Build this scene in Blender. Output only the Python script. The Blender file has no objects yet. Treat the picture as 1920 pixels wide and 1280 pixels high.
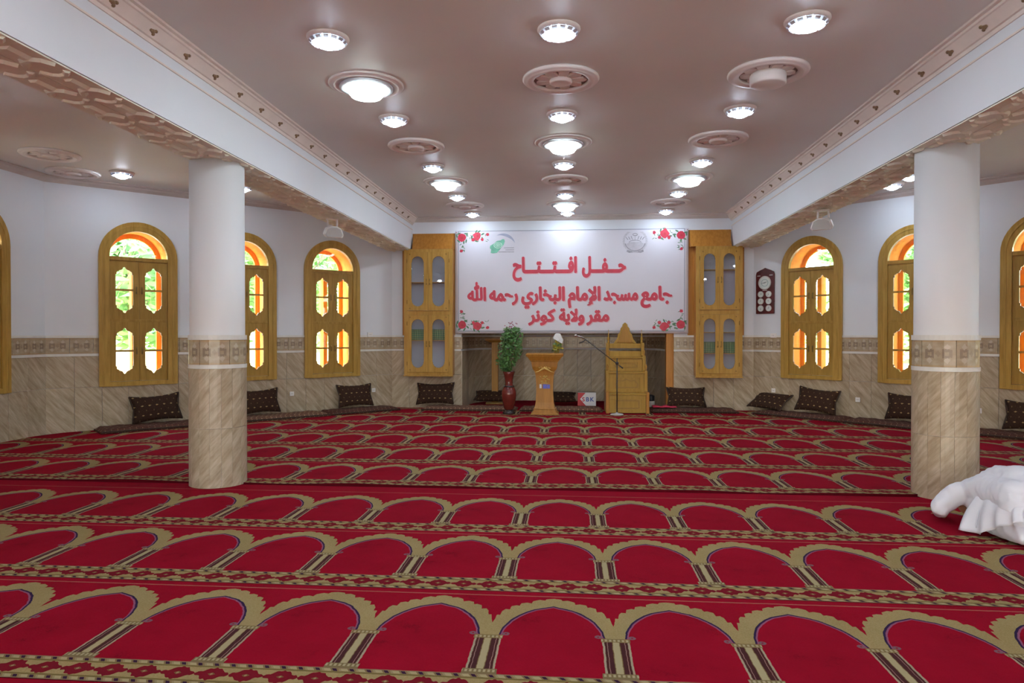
import bpy, bmesh, math, random
from mathutils import Vector, Matrix
random.seed(7)
PI = math.pi
sc = bpy.context.scene
C = sc.collection
S2 = math.sqrt(0.5)

# ------------------------------------------------------------------ camera, sky, sun, exposure
cam = bpy.data.cameras.new('camera'); cam.sensor_width = 36.0
cam.lens = 1300.0/1920.0*36.0; cam.clip_start = 0.05; cam.clip_end = 300
camo = bpy.data.objects.new('camera', cam); C.objects.link(camo)
camo.location = (0, 0, 1.6)
camo.rotation_euler = (PI/2-math.atan(13/1300), 0, math.atan(110/1300))
sc.camera = camo

world = bpy.data.worlds.new('sky'); sc.world = world; world.use_nodes = True
wn = world.node_tree; wn.nodes.clear()
wo = wn.nodes.new('ShaderNodeOutputWorld'); wb = wn.nodes.new('ShaderNodeBackground')
sky = wn.nodes.new('ShaderNodeTexSky'); sky.sky_type = 'NISHITA'
sky.sun_disc = False; sky.sun_elevation = math.radians(44); sky.sun_rotation = math.radians(230)
sky.air_density = 1.0; sky.dust_density = 2.5; sky.ozone_density = 1.0
wn.links.new(sky.outputs[0], wb.inputs[0]); wb.inputs[1].default_value = 4.3
wn.links.new(wb.outputs[0], wo.inputs[0])

sun = bpy.data.lights.new('sun', 'SUN'); sun.energy = 9.0; sun.angle = math.radians(1.0); sun.color = (1, .95, .86)
suno = bpy.data.objects.new('sun', sun); C.objects.link(suno)
suno.rotation_euler = Vector((.97*.74, .26*.74, -.67)).to_track_quat('-Z', 'Y').to_euler(); suno.location = (-14, -8, 14)

sc.view_settings.view_transform = 'Standard'
sc.view_settings.look = 'None'
sc.view_settings.gamma = 1.0
sc.view_settings.exposure = 0.38
sc.view_settings.use_curve_mapping = False
LAMP_SMALL = 62.0      # emission of the small crystal downlights
LAMP_BIG = 12.0       # emission of the large round lamps
try:
    sc.cycles.use_denoising = True
    sc.cycles.max_bounces = 9; sc.cycles.diffuse_bounces = 6; sc.cycles.transparent_max_bounces = 16
    sc.cycles.sample_clamp_indirect = 6.0
    sc.cycles.caustics_reflective = False; sc.cycles.caustics_refractive = False
except Exception:
    pass

# ------------------------------------------------------------------ node helpers
class S:
    """a socket with arithmetic"""
    def __init__(s, nt, sock): s.nt = nt; s.k = sock
    def _m(s, op, b=None, c=None):
        n = s.nt.nodes.new('ShaderNodeMath'); n.operation = op
        for i, v in enumerate((s, b, c)):
            if v is None: continue
            if isinstance(v, S): s.nt.links.new(v.k, n.inputs[i])
            else: n.inputs[i].default_value = v
        return S(s.nt, n.outputs[0])
    def __add__(s, b): return s._m('ADD', b)
    def __sub__(s, b): return s._m('SUBTRACT', b)
    def __mul__(s, b): return s._m('MULTIPLY', b)
    def __truediv__(s, b): return s._m('DIVIDE', b)
    def lt(s, b): return s._m('LESS_THAN', b)
    def gt(s, b): return s._m('GREATER_THAN', b)
    def abs(s): return s._m('ABSOLUTE')
    def frac(s): return s._m('FRACT')
    def floor(s): return s._m('FLOOR')
    def pp(s, b): return s._m('PINGPONG', b)
    def max(s, b): return s._m('MAXIMUM', b)
    def min(s, b): return s._m('MINIMUM', b)
    def sqrt(s): return s._m('SQRT')
    def sin(s): return s._m('SINE')

def new_mat(name):
    m = bpy.data.materials.new(name); m.use_nodes = True
    nt = m.node_tree
    return m, nt, nt.nodes['Principled BSDF']
def col(c): return (c[0], c[1], c[2], 1.0)
def texco(nt, kind='Object'):
    n = nt.nodes.new('ShaderNodeTexCoord'); return n.outputs[kind]
def sep(nt, v):
    n = nt.nodes.new('ShaderNodeSeparateXYZ'); nt.links.new(v, n.inputs[0])
    return S(nt, n.outputs[0]), S(nt, n.outputs[1]), S(nt, n.outputs[2])
def mapping(nt, v, loc=(0, 0, 0), rot=(0, 0, 0), scale=(1, 1, 1)):
    n = nt.nodes.new('ShaderNodeMapping'); nt.links.new(v, n.inputs[0])
    n.inputs[1].default_value = loc; n.inputs[2].default_value = rot; n.inputs[3].default_value = scale
    return n.outputs[0]
def noise(nt, v, scale=5, detail=3, rough=.55):
    n = nt.nodes.new('ShaderNodeTexNoise')
    if v is not None: nt.links.new(v, n.inputs['Vector'])
    n.inputs['Scale'].default_value = scale; n.inputs['Detail'].default_value = detail; n.inputs['Roughness'].default_value = rough
    return n.outputs[0]
def ramp(nt, f, stops, interp='LINEAR'):
    n = nt.nodes.new('ShaderNodeValToRGB'); n.color_ramp.interpolation = interp
    e = n.color_ramp.elements
    while len(e) < len(stops): e.new(.5)
    for k, (p, c) in enumerate(stops):
        e[k].position = p; e[k].color = col(c)
    nt.links.new(f.k if isinstance(f, S) else f, n.inputs[0]); return n.outputs[0]
def mix(nt, fac, a, b):
    n = nt.nodes.new('ShaderNodeMix'); n.data_type = 'RGBA'
    for sck, v in ((n.inputs[0], fac), (n.inputs[6], a), (n.inputs[7], b)):
        if isinstance(v, S): nt.links.new(v.k, sck)
        elif isinstance(v, bpy.types.NodeSocket): nt.links.new(v, sck)
        elif isinstance(v, (int, float)): sck.default_value = v
        else: sck.default_value = col(v)
    return n.outputs[2]
def bump(nt, b, h, dist=.01, strength=.5):
    n = nt.nodes.new('ShaderNodeBump'); n.inputs['Strength'].default_value = strength; n.inputs['Distance'].default_value = dist
    nt.links.new(h.k if isinstance(h, S) else h, n.inputs['Height']); nt.links.new(n.outputs[0], b.inputs['Normal'])
def rnd_offset(nt, v, k=10):
    oi = nt.nodes.new('ShaderNodeObjectInfo')
    m = nt.nodes.new('ShaderNodeVectorMath'); m.operation = 'SCALE'
    cb = nt.nodes.new('ShaderNodeCombineXYZ')
    for i in range(3): nt.links.new(oi.outputs['Random'], cb.inputs[i])
    nt.links.new(cb.outputs[0], m.inputs[0]); m.inputs['Scale'].default_value = k
    a = nt.nodes.new('ShaderNodeVectorMath'); a.operation = 'ADD'
    nt.links.new(v, a.inputs[0]); nt.links.new(m.outputs[0], a.inputs[1])
    return a.outputs[0]

M = {}
def plain(name, c, rough=.6, var=.08, scale=6, bmp=0, metal=0, spec=None, bscale=60):
    m, nt, b = new_mat(name)
    v = texco(nt)
    f = noise(nt, v, scale, 4)
    lo = tuple(x*(1-var) for x in c); hi = tuple(min(1, x*(1+var)) for x in c)
    nt.links.new(ramp(nt, f, [(.3, lo), (.7, hi)]), b.inputs['Base Color'])
    b.inputs['Roughness'].default_value = rough; b.inputs['Metallic'].default_value = metal
    if spec is not None: b.inputs['Specular IOR Level'].default_value = spec
    if bmp: bump(nt, b, noise(nt, v, bscale, 2), .004, bmp)
    M[name] = m; return m
def wood(name, c, c2, rough=.38, axis='z', sc_=1.0):
    m, nt, b = new_mat(name)
    v = rnd_offset(nt, texco(nt), 7)
    s = {'z': (9, 9, .7), 'x': (.7, 9, 9), 'y': (9, .7, 9)}[axis]
    w = mapping(nt, v, scale=tuple(q*sc_ for q in s))
    f = noise(nt, w, 2.2, 6, .6); f2 = noise(nt, mapping(nt, v, scale=tuple(q*5*sc_ for q in s)), 2.2, 3)
    g = S(nt, f)*.75+S(nt, f2)*.25
    nt.links.new(ramp(nt, g, [(.32, c2), (.62, c)]), b.inputs['Base Color'])
    b.inputs['Roughness'].default_value = rough; b.inputs['Specular IOR Level'].default_value = .28
    bump(nt, b, g, .002, .25)
    M[name] = m; return m
def emis(name, c, st):
    m = bpy.data.materials.new(name); m.use_nodes = True; nt = m.node_tree; nt.nodes.clear()
    o = nt.nodes.new('ShaderNodeOutputMaterial'); e = nt.nodes.new('ShaderNodeEmission')
    e.inputs[0].default_value = col(c); e.inputs[1].default_value = st
    nt.links.new(e.outputs[0], o.inputs[0]); M[name] = m; return m
def glass(name, tint=(1, 1, 1), refl=.10):
    m = bpy.data.materials.new(name); m.use_nodes = True; nt = m.node_tree; nt.nodes.clear()
    o = nt.nodes.new('ShaderNodeOutputMaterial'); t = nt.nodes.new('ShaderNodeBsdfTransparent')
    g = nt.nodes.new('ShaderNodeBsdfGlossy'); g.inputs['Roughness'].default_value = .02
    t.inputs[0].default_value = col(tint)
    fr = nt.nodes.new('ShaderNodeFresnel'); fr.inputs[0].default_value = 1.5
    geo = nt.nodes.new('ShaderNodeNewGeometry')     # only the outer skin of a pane mirrors
    f = (S(nt, fr.outputs[0])+(refl-.04))*(S(nt, geo.outputs['Backfacing'])*-1.0+1.0)
    mx = nt.nodes.new('ShaderNodeMixShader'); nt.links.new(f.k, mx.inputs[0])
    nt.links.new(t.outputs[0], mx.inputs[1]); nt.links.new(g.outputs[0], mx.inputs[2]); nt.links.new(mx.outputs[0], o.inputs[0])
    M[name] = m; return m

plain('wall_paint', (.745, .79, .84), .55, .015, 1.5, .12)
plain('column_paint', (.80, .82, .84), .5, .015, 1.5, .1)
plain('ceiling_paint', (.74, .75, .72), .55, .03, .8)
plain('plaster_relief', (.78, .78, .66), .6, .06, 6, .1)
plain('plaster_white', (.84, .81, .79), .5, .03, 4)
plain('crown_plaster', (.58, .52, .48), .6, .05, 5)  # dull brown plaster of the moulding along the wall tops
plain('medallion_recess', (.33, .27, .24), .6, .05, 5)  # plate coloured dark to stand in for shade between the petals
plain('cornice_plaster', (.78, .70, .64), .55, .05, 5, .15)
plain('boss_brown', (.22, .14, .07), .5, .1, 20)
wood('window_wood', (.50, .315, .075), (.33, .19, .035), .3)
wood('sash_wood', (.43, .265, .06), (.29, .165, .028), .32)
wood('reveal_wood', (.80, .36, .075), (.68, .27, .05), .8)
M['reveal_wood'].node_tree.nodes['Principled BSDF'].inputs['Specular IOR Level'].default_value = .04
wood('cabinet_wood', (.58, .355, .085), (.40, .225, .042), .32)
wood('cabinet_side', (.50, .225, .045), (.36, .145, .022), .33)
wood('podium_wood', (.44, .20, .032), (.30, .125, .015), .33)
wood('pulpit_wood', (.44, .265, .045), (.32, .18, .022), .42)
wood('stand_wood', (.42, .22, .045), (.30, .14, .02), .4)
plain('carved_gold', (.60, .42, .10), .4, .2, 60)
plain('carved_dark', (.30, .16, .025), .5, .2, 40)
plain('white_grout', (.74, .74, .70), .35, .06, 8)
plain('joint', (.34, .29, .24), .8, .05)
plain('brass', (.28, .19, .06), .35, .1, 20, metal=.7)
plain('dark_metal', (.05, .05, .055), .35, .1, 20, metal=.6)
plain('chrome', (.55, .55, .57), .25, .05, 20, metal=.9)
plain('white_plastic', (.80, .79, .77), .4, .02)
plain('grey_plastic', (.45, .44, .42), .5, .05)
plain('cab_back', (.66, .70, .80), .6, .04, 3)
plain('banner_cloth', (.74, .74, .81), .5, .02, 1.2)
plain('print_red', (.60, .035, .075), .4, .10, 9)
plain('print_pale_red', (.72, .30, .36), .4, .1, 9)
plain('print_leaf', (.10, .24, .13), .5, .2, 12)
plain('print_green', (.18, .55, .38), .4, .2, 8)
plain('print_mint', (.55, .78, .66), .4, .1, 8)
plain('print_slate', (.42, .47, .62), .4, .1, 8)
plain('print_grey', (.36, .36, .42), .4, .2, 14)
plain('print_light_grey', (.60, .60, .66), .4, .1, 14)
plain('print_line', (.25, .29, .36), .4, .05)
plain('print_shadow', (.74, .50, .56), .4, .05)
plain('vase_maroon', (.14, .022, .016), .14, .2, 5)
plain('vase_dark', (.035, .025, .022), .25, .2, 8)
plain('stem_green', (.10, .20, .04), .6, .2, 10)
plain('leaf_green', (.085, .21, .05), .45, .7, 14)
plain('leaf_yellow', (.46, .38, .04), .5, .4, 40)
plain('flower_mauve', (.42, .20, .26), .6, .3, 20)
plain('paper', (.80, .82, .82), .6, .02)
plain('carton_white', (.75, .77, .80), .5, .03)
plain('carton_red', (.50, .035, .045), .5, .05)
plain('carton_blue', (.04, .09, .42), .5, .05)
plain('sticker_blue', (.10, .13, .55), .4, .3, 60)
plain('jar_white', (.62, .60, .55), .35, .1)
plain('black_plastic', (.02, .02, .025), .35, .1)
plain('cloth_red', (.55, .03, .08), .9, .1)
plain('carpet_plain', (.19, .003, .013), .95, .15, 4, spec=.05)
plain('book_green', (.09, .27, .09), .45, .3, 30)
plain('book_gold', (.50, .42, .16), .4, .1)
plain('book_page', (.72, .68, .55), .8, .05)
plain('clock_wood', (.085, .012, .014), .25, .3, 8)
plain('clock_rim', (.60, .58, .54), .3, .05)
plain('clock_face', (.68, .75, .72), .3, .04)
plain('clock_teal', (.30, .46, .44), .4, .1)
plain('clock_ink', (.04, .05, .06), .5, .1)
plain('skin', (.33, .17, .10), .5, .08, 8)
plain('hair', (.02, .015, .012), .6, .2, 40)
plain('shirt_white', (.66, .67, .73), .8, .03, 4, .15, bscale=90)
plain('soil', (.64, .57, .43), .95, .2, 1.2)
plain('boundary_plaster', (.78, .68, .38), .9, .1, .8)
plain('bark', (.16, .11, .07), .9, .3, 12)
plain('roof_concrete', (.5, .48, .45), .9, .1, 2)
emis('lamp_small', (.74, .85, 1.0), LAMP_SMALL)
emis('lamp_big', (.86, 1.0, .98), LAMP_BIG)
glass('window_glass', (.97, .99, .98), .06)
glass('cabinet_glass', (.95, .97, .99), .13)
def crystal():
    m, nt, b = new_mat('crystal')
    b.inputs['Base Color'].default_value = (.82, .87, .95, 1); b.inputs['Roughness'].default_value = .12
    b.inputs['Transmission Weight'].default_value = .35
    M['crystal'] = m
crystal()
def leafmat():
    m, nt, b = new_mat('tree_leaf')
    oi = nt.nodes.new('ShaderNodeNewGeometry')
    r = ramp(nt, S(nt, oi.outputs['Random Per Island']), [(0, (.09, .22, .05)), (.55, (.20, .38, .10)), (1, (.42, .54, .20))])
    nt.links.new(r, b.inputs['Base Color']); b.inputs['Roughness'].default_value = .45
    t = nt.nodes.new('ShaderNodeBsdfTranslucent'); nt.links.new(r, t.inputs[0])
    mx = nt.nodes.new('ShaderNodeMixShader'); mx.inputs[0].default_value = .45
    o = nt.nodes['Material Output']
    nt.links.new(b.outputs[0], mx.inputs[1]); nt.links.new(t.outputs[0], mx.inputs[2]); nt.links.new(mx.outputs[0], o.inputs[0])
    M['tree_leaf'] = m
leafmat()

def marble(name, sign, dark=.80):
    """beige tile with slanting grey-brown streaks; sign=+1 leans right (/), -1 leans left (\\)"""
    m, nt, b = new_mat(name)
    v = rnd_offset(nt, texco(nt), 6)
    r = mapping(nt, v, rot=(0, sign*math.radians(42), 0))
    st = mapping(nt, r, scale=(9, 9, 1.25))
    f = S(nt, noise(nt, st, 2.0, 5, .6)); f2 = S(nt, noise(nt, mapping(nt, r, scale=(26, 26, 4)), 2.0, 3))
    g = f*.72+f2*.28
    d = dark
    c = ramp(nt, g, [(.30, (.32*d, .235*d, .145*d)), (.46, (.485*d, .39*d, .26*d)), (.56, (.58*d, .48*d, .345*d)), (.70, (.71*d, .625*d, .49*d))])
    nt.links.new(c, b.inputs['Base Color'])
    b.inputs['Roughness'].default_value = .30
    bump(nt, b, g, .003, .25)
    M[name] = m
marble('tile_left', 1); marble('tile_right', -1)
def band_tile():
    m, nt, b = new_mat('band_tile')
    v = texco(nt); x, y, z = sep(nt, v)
    f = S(nt, noise(nt, mapping(nt, rnd_offset(nt, v, 6), scale=(5, 5, 9)), 2, 4))
    base = ramp(nt, f, [(.3, (.34, .265, .17)), (.7, (.47, .395, .285))])
    edge = z.abs().gt(.112)
    c = mix(nt, edge*.55, base, (.45, .30, .14))
    n2 = S(nt, noise(nt, v, 34, 2))*.035
    az = z.abs()+n2-.017
    ax = x.abs()
    blk = ax.gt(.035)*ax.lt(.115)*az.lt(.042)
    hole = ax.gt(.055)*ax.lt(.09)*az.lt(.018)
    mid = (ax*1.2+az).lt(.030)
    wing = ((ax-.075).abs()+ (az-.065).abs()*.9).lt(.028)
    c = mix(nt, (blk-hole).max(0.0)*.72, c, (.20, .145, .11))
    c = mix(nt, mid*.45, c, (.24, .18, .13))
    c = mix(nt, wing*.5, c, (.62, .56, .47))
    nt.links.new(c, b.inputs['Base Color']); b.inputs['Roughness'].default_value = .22
    bump(nt, b, f, .003, .2)
    M['band_tile'] = m
band_tile()

# pitch and width of one prayer niche of the carpet
NW = .668
def carpet_mat(name, line_v):
    m, nt, b = new_mat(name)
    v = texco(nt); x, y, z = sep(nt, v)
    wob = S(nt, noise(nt, v, 22, 2))*.010-.005
    u = (x+wob).pp(NW/2); yy = y+wob*.8
    def curve(src, pts):
        n = nt.nodes.new('ShaderNodeFloatCurve'); cv = n.mapping.curves[0]
        pts = [(min(1, p/(NW/2)), q) for p, q in pts]
        while len(cv.points) < len(pts): cv.points.new(.5, .5)
        for k, (p, q) in enumerate(pts):
            cv.points[k].location = (p, q); cv.points[k].handle_type = 'VECTOR'
        n.mapping.update(); nt.links.new((src/(NW/2)).k, n.inputs[1]); return S(nt, n.outputs[0])
    inner = [(0, .424), (.050, .428), (.055, .461), (.060, .51), (.072, .553), (.099, .629), (.134, .689), (.178, .745), (.224, .786), (.278, .812), (.334, .838)]
    outer = [(0, .580), (.010, .636), (.016, .692), (.034, .690), (.040, .745), (.056, .777), (.082, .772), (.088, .822), (.118, .838), (.136, .832), (.142, .868), (.176, .882), (.204, .872), (.212, .908), (.250, .932), (.282, .924), (.290, .944), (.334, .956)]
    vi = curve(u, inner); vi2 = curve(u-.009, inner)-.010; vi3 = curve(u-.016, inner)-.018; vo = curve(u, outer)
    big = S(nt, noise(nt, v, 2.2, 4, .65)); fine = S(nt, noise(nt, v, 120, 2))
    red = ramp(nt, big*.8+fine*.2, [(.32, (.125, .0016, .0075)), (.42, (.215, .0026, .0125)), (.75, (.258, .0034, .0165))])
    goldc = ramp(nt, fine*.6+big*.4, [(.3, (0.225, 0.165, 0.062)), (.7, (0.312, 0.242, 0.112))])
    c = red
    above = yy.gt(.43)
    c = mix(nt, above*yy.gt(vi3)*yy.lt(vi)*u.gt(.046), c, (0.2208, 0.072, 0.1248))
    c = mix(nt, above*yy.gt(vi2)*yy.lt(vi)*u.gt(.046), c, (0.0264, 0.0144, 0.0456))
    c = mix(nt, yy.gt(.424)*yy.gt(vi)*yy.lt(vo), c, goldc)
    # scroll at the foot of the arch
    du = u-.088; dv = yy-.443
    rr = (du*du+dv*dv).sqrt()
    c = mix(nt, rr.lt(.020)*rr.gt(.006), c, (0.1584, 0.0816, 0.096))
    # pillar
    inp = u.lt(.070)*yy.gt(0.0)*yy.lt(.424)
    uu = u/.070
    pc = ramp(nt, uu, [(0, (0.3168, 0.264, 0.144)), (.24, (0.1536, 0.1008, 0.0384)), (.30, (0.0552, 0.0168, 0.0168)), (.62, (0.264, 0.144, 0.1248)), (.67, (0.0552, 0.0168, 0.0144)), (.84, (0.2976, 0.24, 0.1584))], 'CONSTANT')
    c = mix(nt, inp, c, pc)
    rope = ((x/.022).frac()).gt(.45)
    cap = u.lt(.076)*yy.gt(.385)*yy.lt(.428)
    c = mix(nt, cap, c, mix(nt, rope*(yy-.406).abs().lt(.012), (0.1728, 0.1248, 0.048), (0.3072, 0.2592, 0.1488)))
    foot = u.lt(.084)*yy.gt(.0)*yy.lt(.050)
    c = mix(nt, foot, c, mix(nt, rope*(yy-.030).abs().lt(.012), (0.1632, 0.12, 0.0528), (0.3072, 0.2592, 0.1488)))
    # flowered border
    brd = yy.gt(-.22)*yy.lt(0.0)
    fx = (x/(NW/4)).frac()*(NW/4)-(NW/8)
    fy = yy+.11
    ang = S(nt, noise(nt, v, 40, 1))*.35
    dm = fx.abs()/.080+fy.abs()/.064+(fx.abs()*150.0).sin()*.10+ang*.8-.14
    bc = mix(nt, dm.lt(1.08), goldc, (0.144, 0.00672, 0.01344))
    star = (fx*fx+fy*fy).sqrt()
    bc = mix(nt, (fx.abs()*1.0+fy.abs()*1.3).lt(.019), bc, (.15, .085, .03))
    bc = mix(nt, (fx.abs()+fy.abs()).lt(.008), bc, (.28, .21, .10))
    olive = (fy.abs()-.068).abs().lt(.007)
    bc = mix(nt, olive, bc, (0.144, 0.1056, 0.0336))
    rp = ((x+yy*.6)/.0835).frac()
    rc = ramp(nt, rp, [(0, (0.3072, 0.2544, 0.1344)), (.38, (0.1632, 0.1104, 0.048)), (.5, (0.0312, 0.01056, 0.0288)), (.74, (0.192, 0.1296, 0.0576)), (.86, (0.24, 0.192, 0.096))], 'CONSTANT')
    strip = fy.abs().gt(.077)
    bc = mix(nt, strip, bc, rc)
    bc = mix(nt, fy.abs().gt(.102), bc, (0.192, 0.1296, 0.072))
    c = mix(nt, brd, c, bc)
    c = mix(nt, yy.lt(-.22), c, (0.0768, 0.00288, 0.00672))
    c = mix(nt, (yy-line_v).abs().lt(.006), c, (0.2976, 0.096, 0.0672))
    nt.links.new(c, b.inputs['Base Color']); b.inputs['Roughness'].default_value = .95
    b.inputs['Specular IOR Level'].default_value = .04
    bump(nt, b, fine, .003, .5)
    M[name] = m
carpet_mat('carpet', .985); carpet_mat('carpet_end', 1.09)

def rug_mat(name, ground, motif, kx, ky, dens):
    m, nt, b = new_mat(name)
    v = texco(nt, 'UV'); x, y, z = sep(nt, v)
    fx = (x*kx).frac()-.5; fy = (y*ky).frac()-.5
    row = (y*ky).floor()
    alt = (row*.5).frac().gt(.25)
    d = fx.abs()*1.0+fy.abs()*1.3
    fx2 = ((x*kx+.5).frac()-.5)
    d2 = fx2.abs()+fy.abs()*1.3
    nz = S(nt, noise(nt, v, kx*6, 2))
    mk = (d+nz*.3-.15).lt(dens)*alt
    mk = mk.max((d2+nz*.3-.15).lt(dens*.75)*fy.abs().gt(.06)*(row*.5).frac().lt(.25))
    g = ramp(nt, nz, [(.3, tuple(q*.6 for q in ground)), (.7, tuple(q*1.3 for q in ground))])
    c = mix(nt, mk*.9, g, motif)
    nt.links.new(c, b.inputs['Base Color']); b.inputs['Roughness'].default_value = .9
    b.inputs['Specular IOR Level'].default_value = .15
    bump(nt, b, nz, .004, .4)
    M[name] = m
rug_mat('cushion_cloth', (.045, .022, .014), (.40, .28, .12), 7, 6, .20)
rug_mat('mattress_cloth', (.085, .036, .026), (.30, .20, .12), 22, 7, .24)
rug_mat('mattress_pale', (.15, .075, .05), (.46, .33, .19), 22, 7, .30)
def cushion_plain():
    plain('cushion_back', (.05, .028, .018), .9, .3, 20)
cushion_plain()

# ------------------------------------------------------------------ mesh helpers
class MB:
    def __init__(s): s.v = []; s.f = []; s.m = []; s.uv = {}; s.mi = 0; s.sm = []
    def add(s, vs, fs, smooth=False):
        o = len(s.v); s.v += [tuple(p) for p in vs]
        for f in fs: s.f.append(tuple(o+i for i in f)); s.m.append(s.mi); s.sm.append(smooth)
        return s
    def box(s, x0, x1, y0, y1, z0, z1):
        v = [(x, y, z) for x in (x0, x1) for y in (y0, y1) for z in (z0, z1)]
        return s.add(v, [(0, 1, 3, 2), (4, 6, 7, 5), (0, 4, 5, 1), (2, 3, 7, 6), (0, 2, 6, 4), (1, 5, 7, 3)])
    def cbox(s, c, d): return s.box(c[0]-d[0]/2, c[0]+d[0]/2, c[1]-d[1]/2, c[1]+d[1]/2, c[2]-d[2]/2, c[2]+d[2]/2)
    def prism(s, pts, y0, y1):
        """polygon in x,z extruded along y (convex or star-shaped about its centroid)"""
        n = len(pts); cx = sum(p[0] for p in pts)/n; cz = sum(p[1] for p in pts)/n
        v = [(p[0], y0, p[1]) for p in pts]+[(p[0], y1, p[1]) for p in pts]+[(cx, y0, cz), (cx, y1, cz)]
        f = [(i, (i+1) % n, n+(i+1) % n, n+i) for i in range(n)]
        f += [((i+1) % n, i, 2*n) for i in range(n)]+[(n+i, n+(i+1) % n, 2*n+1) for i in range(n)]
        return s.add(v, f)
    def ring(s, outer, inner, y0, y1, closed=True):
        """band between two outlines (x,z) with the same count, extruded along y"""
        n = len(outer)
        v = [(p[0], y0, p[1]) for p in outer]+[(p[0], y0, p[1]) for p in inner]+[(p[0], y1, p[1]) for p in outer]+[(p[0], y1, p[1]) for p in inner]
        f = []
        for i in range(n if closed else n-1):
            j = (i+1) % n
            f += [(i, j, n+j, n+i), (2*n+j, 2*n+i, 3*n+i, 3*n+j), (j, i, 2*n+i, 2*n+j), (n+i, n+j, 3*n+j, 3*n+i)]
        if not closed:
            for e in (0, n-1): f.append((e, n+e, 3*n+e, 2*n+e))
        return s.add(v, f)
    def lathe(s, prof, seg=24, c=(0, 0, 0), smooth=True, cap=True):
        n = len(prof); v = []; f = []
        for k in range(seg):
            a = 2*PI*k/seg
            for r, z in prof: v.append((c[0]+r*math.cos(a), c[1]+r*math.sin(a), c[2]+z))
        for k in range(seg):
            k2 = (k+1) % seg
            for i in range(n-1): f.append((k*n+i, k2*n+i, k2*n+i+1, k*n+i+1))
        s.add(v, f, smooth)
        if cap:
            for i in (0, n-1):
                if prof[i][0] > 1e-4:
                    s.add([v[k*n+i] for k in range(seg)], [tuple(range(seg))])
        return s
    def tube(s, pts, r, seg=8, smooth=True):
        pts = [Vector(p) for p in pts]; n = len(pts)
        rs = r if isinstance(r, (list, tuple)) else [r]*n
        v = []; f = []
        for i, p in enumerate(pts):
            t = (pts[min(i+1, n-1)]-pts[max(i-1, 0)]).normalized()
            a = t.orthogonal().normalized() if abs(t.z) > .9 else t.cross(Vector((0, 0, 1))).normalized()
            b = t.cross(a)
            for k in range(seg):
                q = 2*PI*k/seg; v.append(p+(a*math.cos(q)+b*math.sin(q))*rs[i])
        for i in range(n-1):
            for k in range(seg):
                k2 = (k+1) % seg; f.append((i*seg+k, i*seg+k2, (i+1)*seg+k2, (i+1)*seg+k))
        f.append(tuple(range(seg))[::-1]); f.append(tuple((n-1)*seg+k for k in range(seg)))
        return s.add(v, f, smooth)
    def ball(s, c, r, seg=10, rings=6):
        rr = (r, r, r) if not isinstance(r, (tuple, list)) else r
        v = []; f = []
        for i in range(rings+1):
            th = PI*i/rings
            for k in range(seg):
                a = 2*PI*k/seg
                v.append((c[0]+rr[0]*math.sin(th)*math.cos(a), c[1]+rr[1]*math.sin(th)*math.sin(a), c[2]+rr[2]*math.cos(th)))
        for i in range(rings):
            for k in range(seg):
                k2 = (k+1) % seg; f.append((i*seg+k, (i+1)*seg+k, (i+1)*seg+k2, i*seg+k2))
        return s.add(v, f, True)
    def mesh(s, name, mats, fix=True):
        me = bpy.data.meshes.new(name); me.from_pydata(s.v, [], s.f)
        for q in (mats if isinstance(mats, (list, tuple)) else [mats]): me.materials.append(M[q])
        me.polygons.foreach_set('material_index', s.m); me.polygons.foreach_set('use_smooth', s.sm)
        if fix:
            bm = bmesh.new(); bm.from_mesh(me); bmesh.ops.remove_doubles(bm, verts=bm.verts, dist=1e-5)
            bmesh.ops.recalc_face_normals(bm, faces=bm.faces); bm.to_mesh(me); bm.free()
        me.update(); return me
    def build(s, name, mats, parent=None, loc=None, rz=0, fix=True):
        return obj(name, s.mesh(name, mats, fix), parent, loc, rz)
def obj(name, me, parent=None, loc=None, rz=0, rot=None, scale=None):
    o = bpy.data.objects.new(name, me); C.objects.link(o)
    if parent is not None: o.parent = parent
    if loc is not None: o.location = loc
    o.rotation_euler = rot if rot else (0, 0, rz)
    if scale: o.scale = scale
    return o
def thing(name, label, cat, loc=(0, 0, 0), rz=0, group=None):
    o = bpy.data.objects.new(name, None); C.objects.link(o); o.empty_display_size = .1
    o.location = loc; o.rotation_euler = (0, 0, rz); return tag(o, label, cat, group)
def tag(o, label, cat, group=None):
    o['label'] = label; o['category'] = cat
    if group: o['group'] = group
    return o
def struct(o): o['kind'] = 'structure'; return o
def sempty(name, loc, rz=0):
    o = bpy.data.objects.new(name, None); C.objects.link(o); o.empty_display_size = .1
    o.location = loc; o.rotation_euler = (0, 0, rz); return struct(o)
def dup(root, loc, rz, name=None, label=None, group=None):
    def cp(o, par):
        c = o.copy(); C.objects.link(c); c.parent = par
        for ch in [q for q in bpy.data.objects if q.parent == o]: cp(ch, c)
        return c
    r = cp(root, None); r.location = loc; r.rotation_euler = (0, 0, rz)
    if name: r.name = name
    if label: r['label'] = label
    if group: r['group'] = group
    return r
def arc(cx, cz, r, a0, a1, n): return [(cx+r*math.cos(a0+(a1-a0)*k/n), cz+r*math.sin(a0+(a1-a0)*k/n)) for k in range(n+1)]
def bevel(o, w=.006, seg=2):
    md = o.modifiers.new('bevel', 'BEVEL'); md.width = w; md.segments = seg; md.limit_method = 'ANGLE'; md.angle_limit = math.radians(40); return o
ORD = ['first', 'second', 'third', 'fourth', 'fifth', 'sixth', 'seventh', 'eighth', 'ninth', 'tenth', 'eleventh', 'twelfth']

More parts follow.
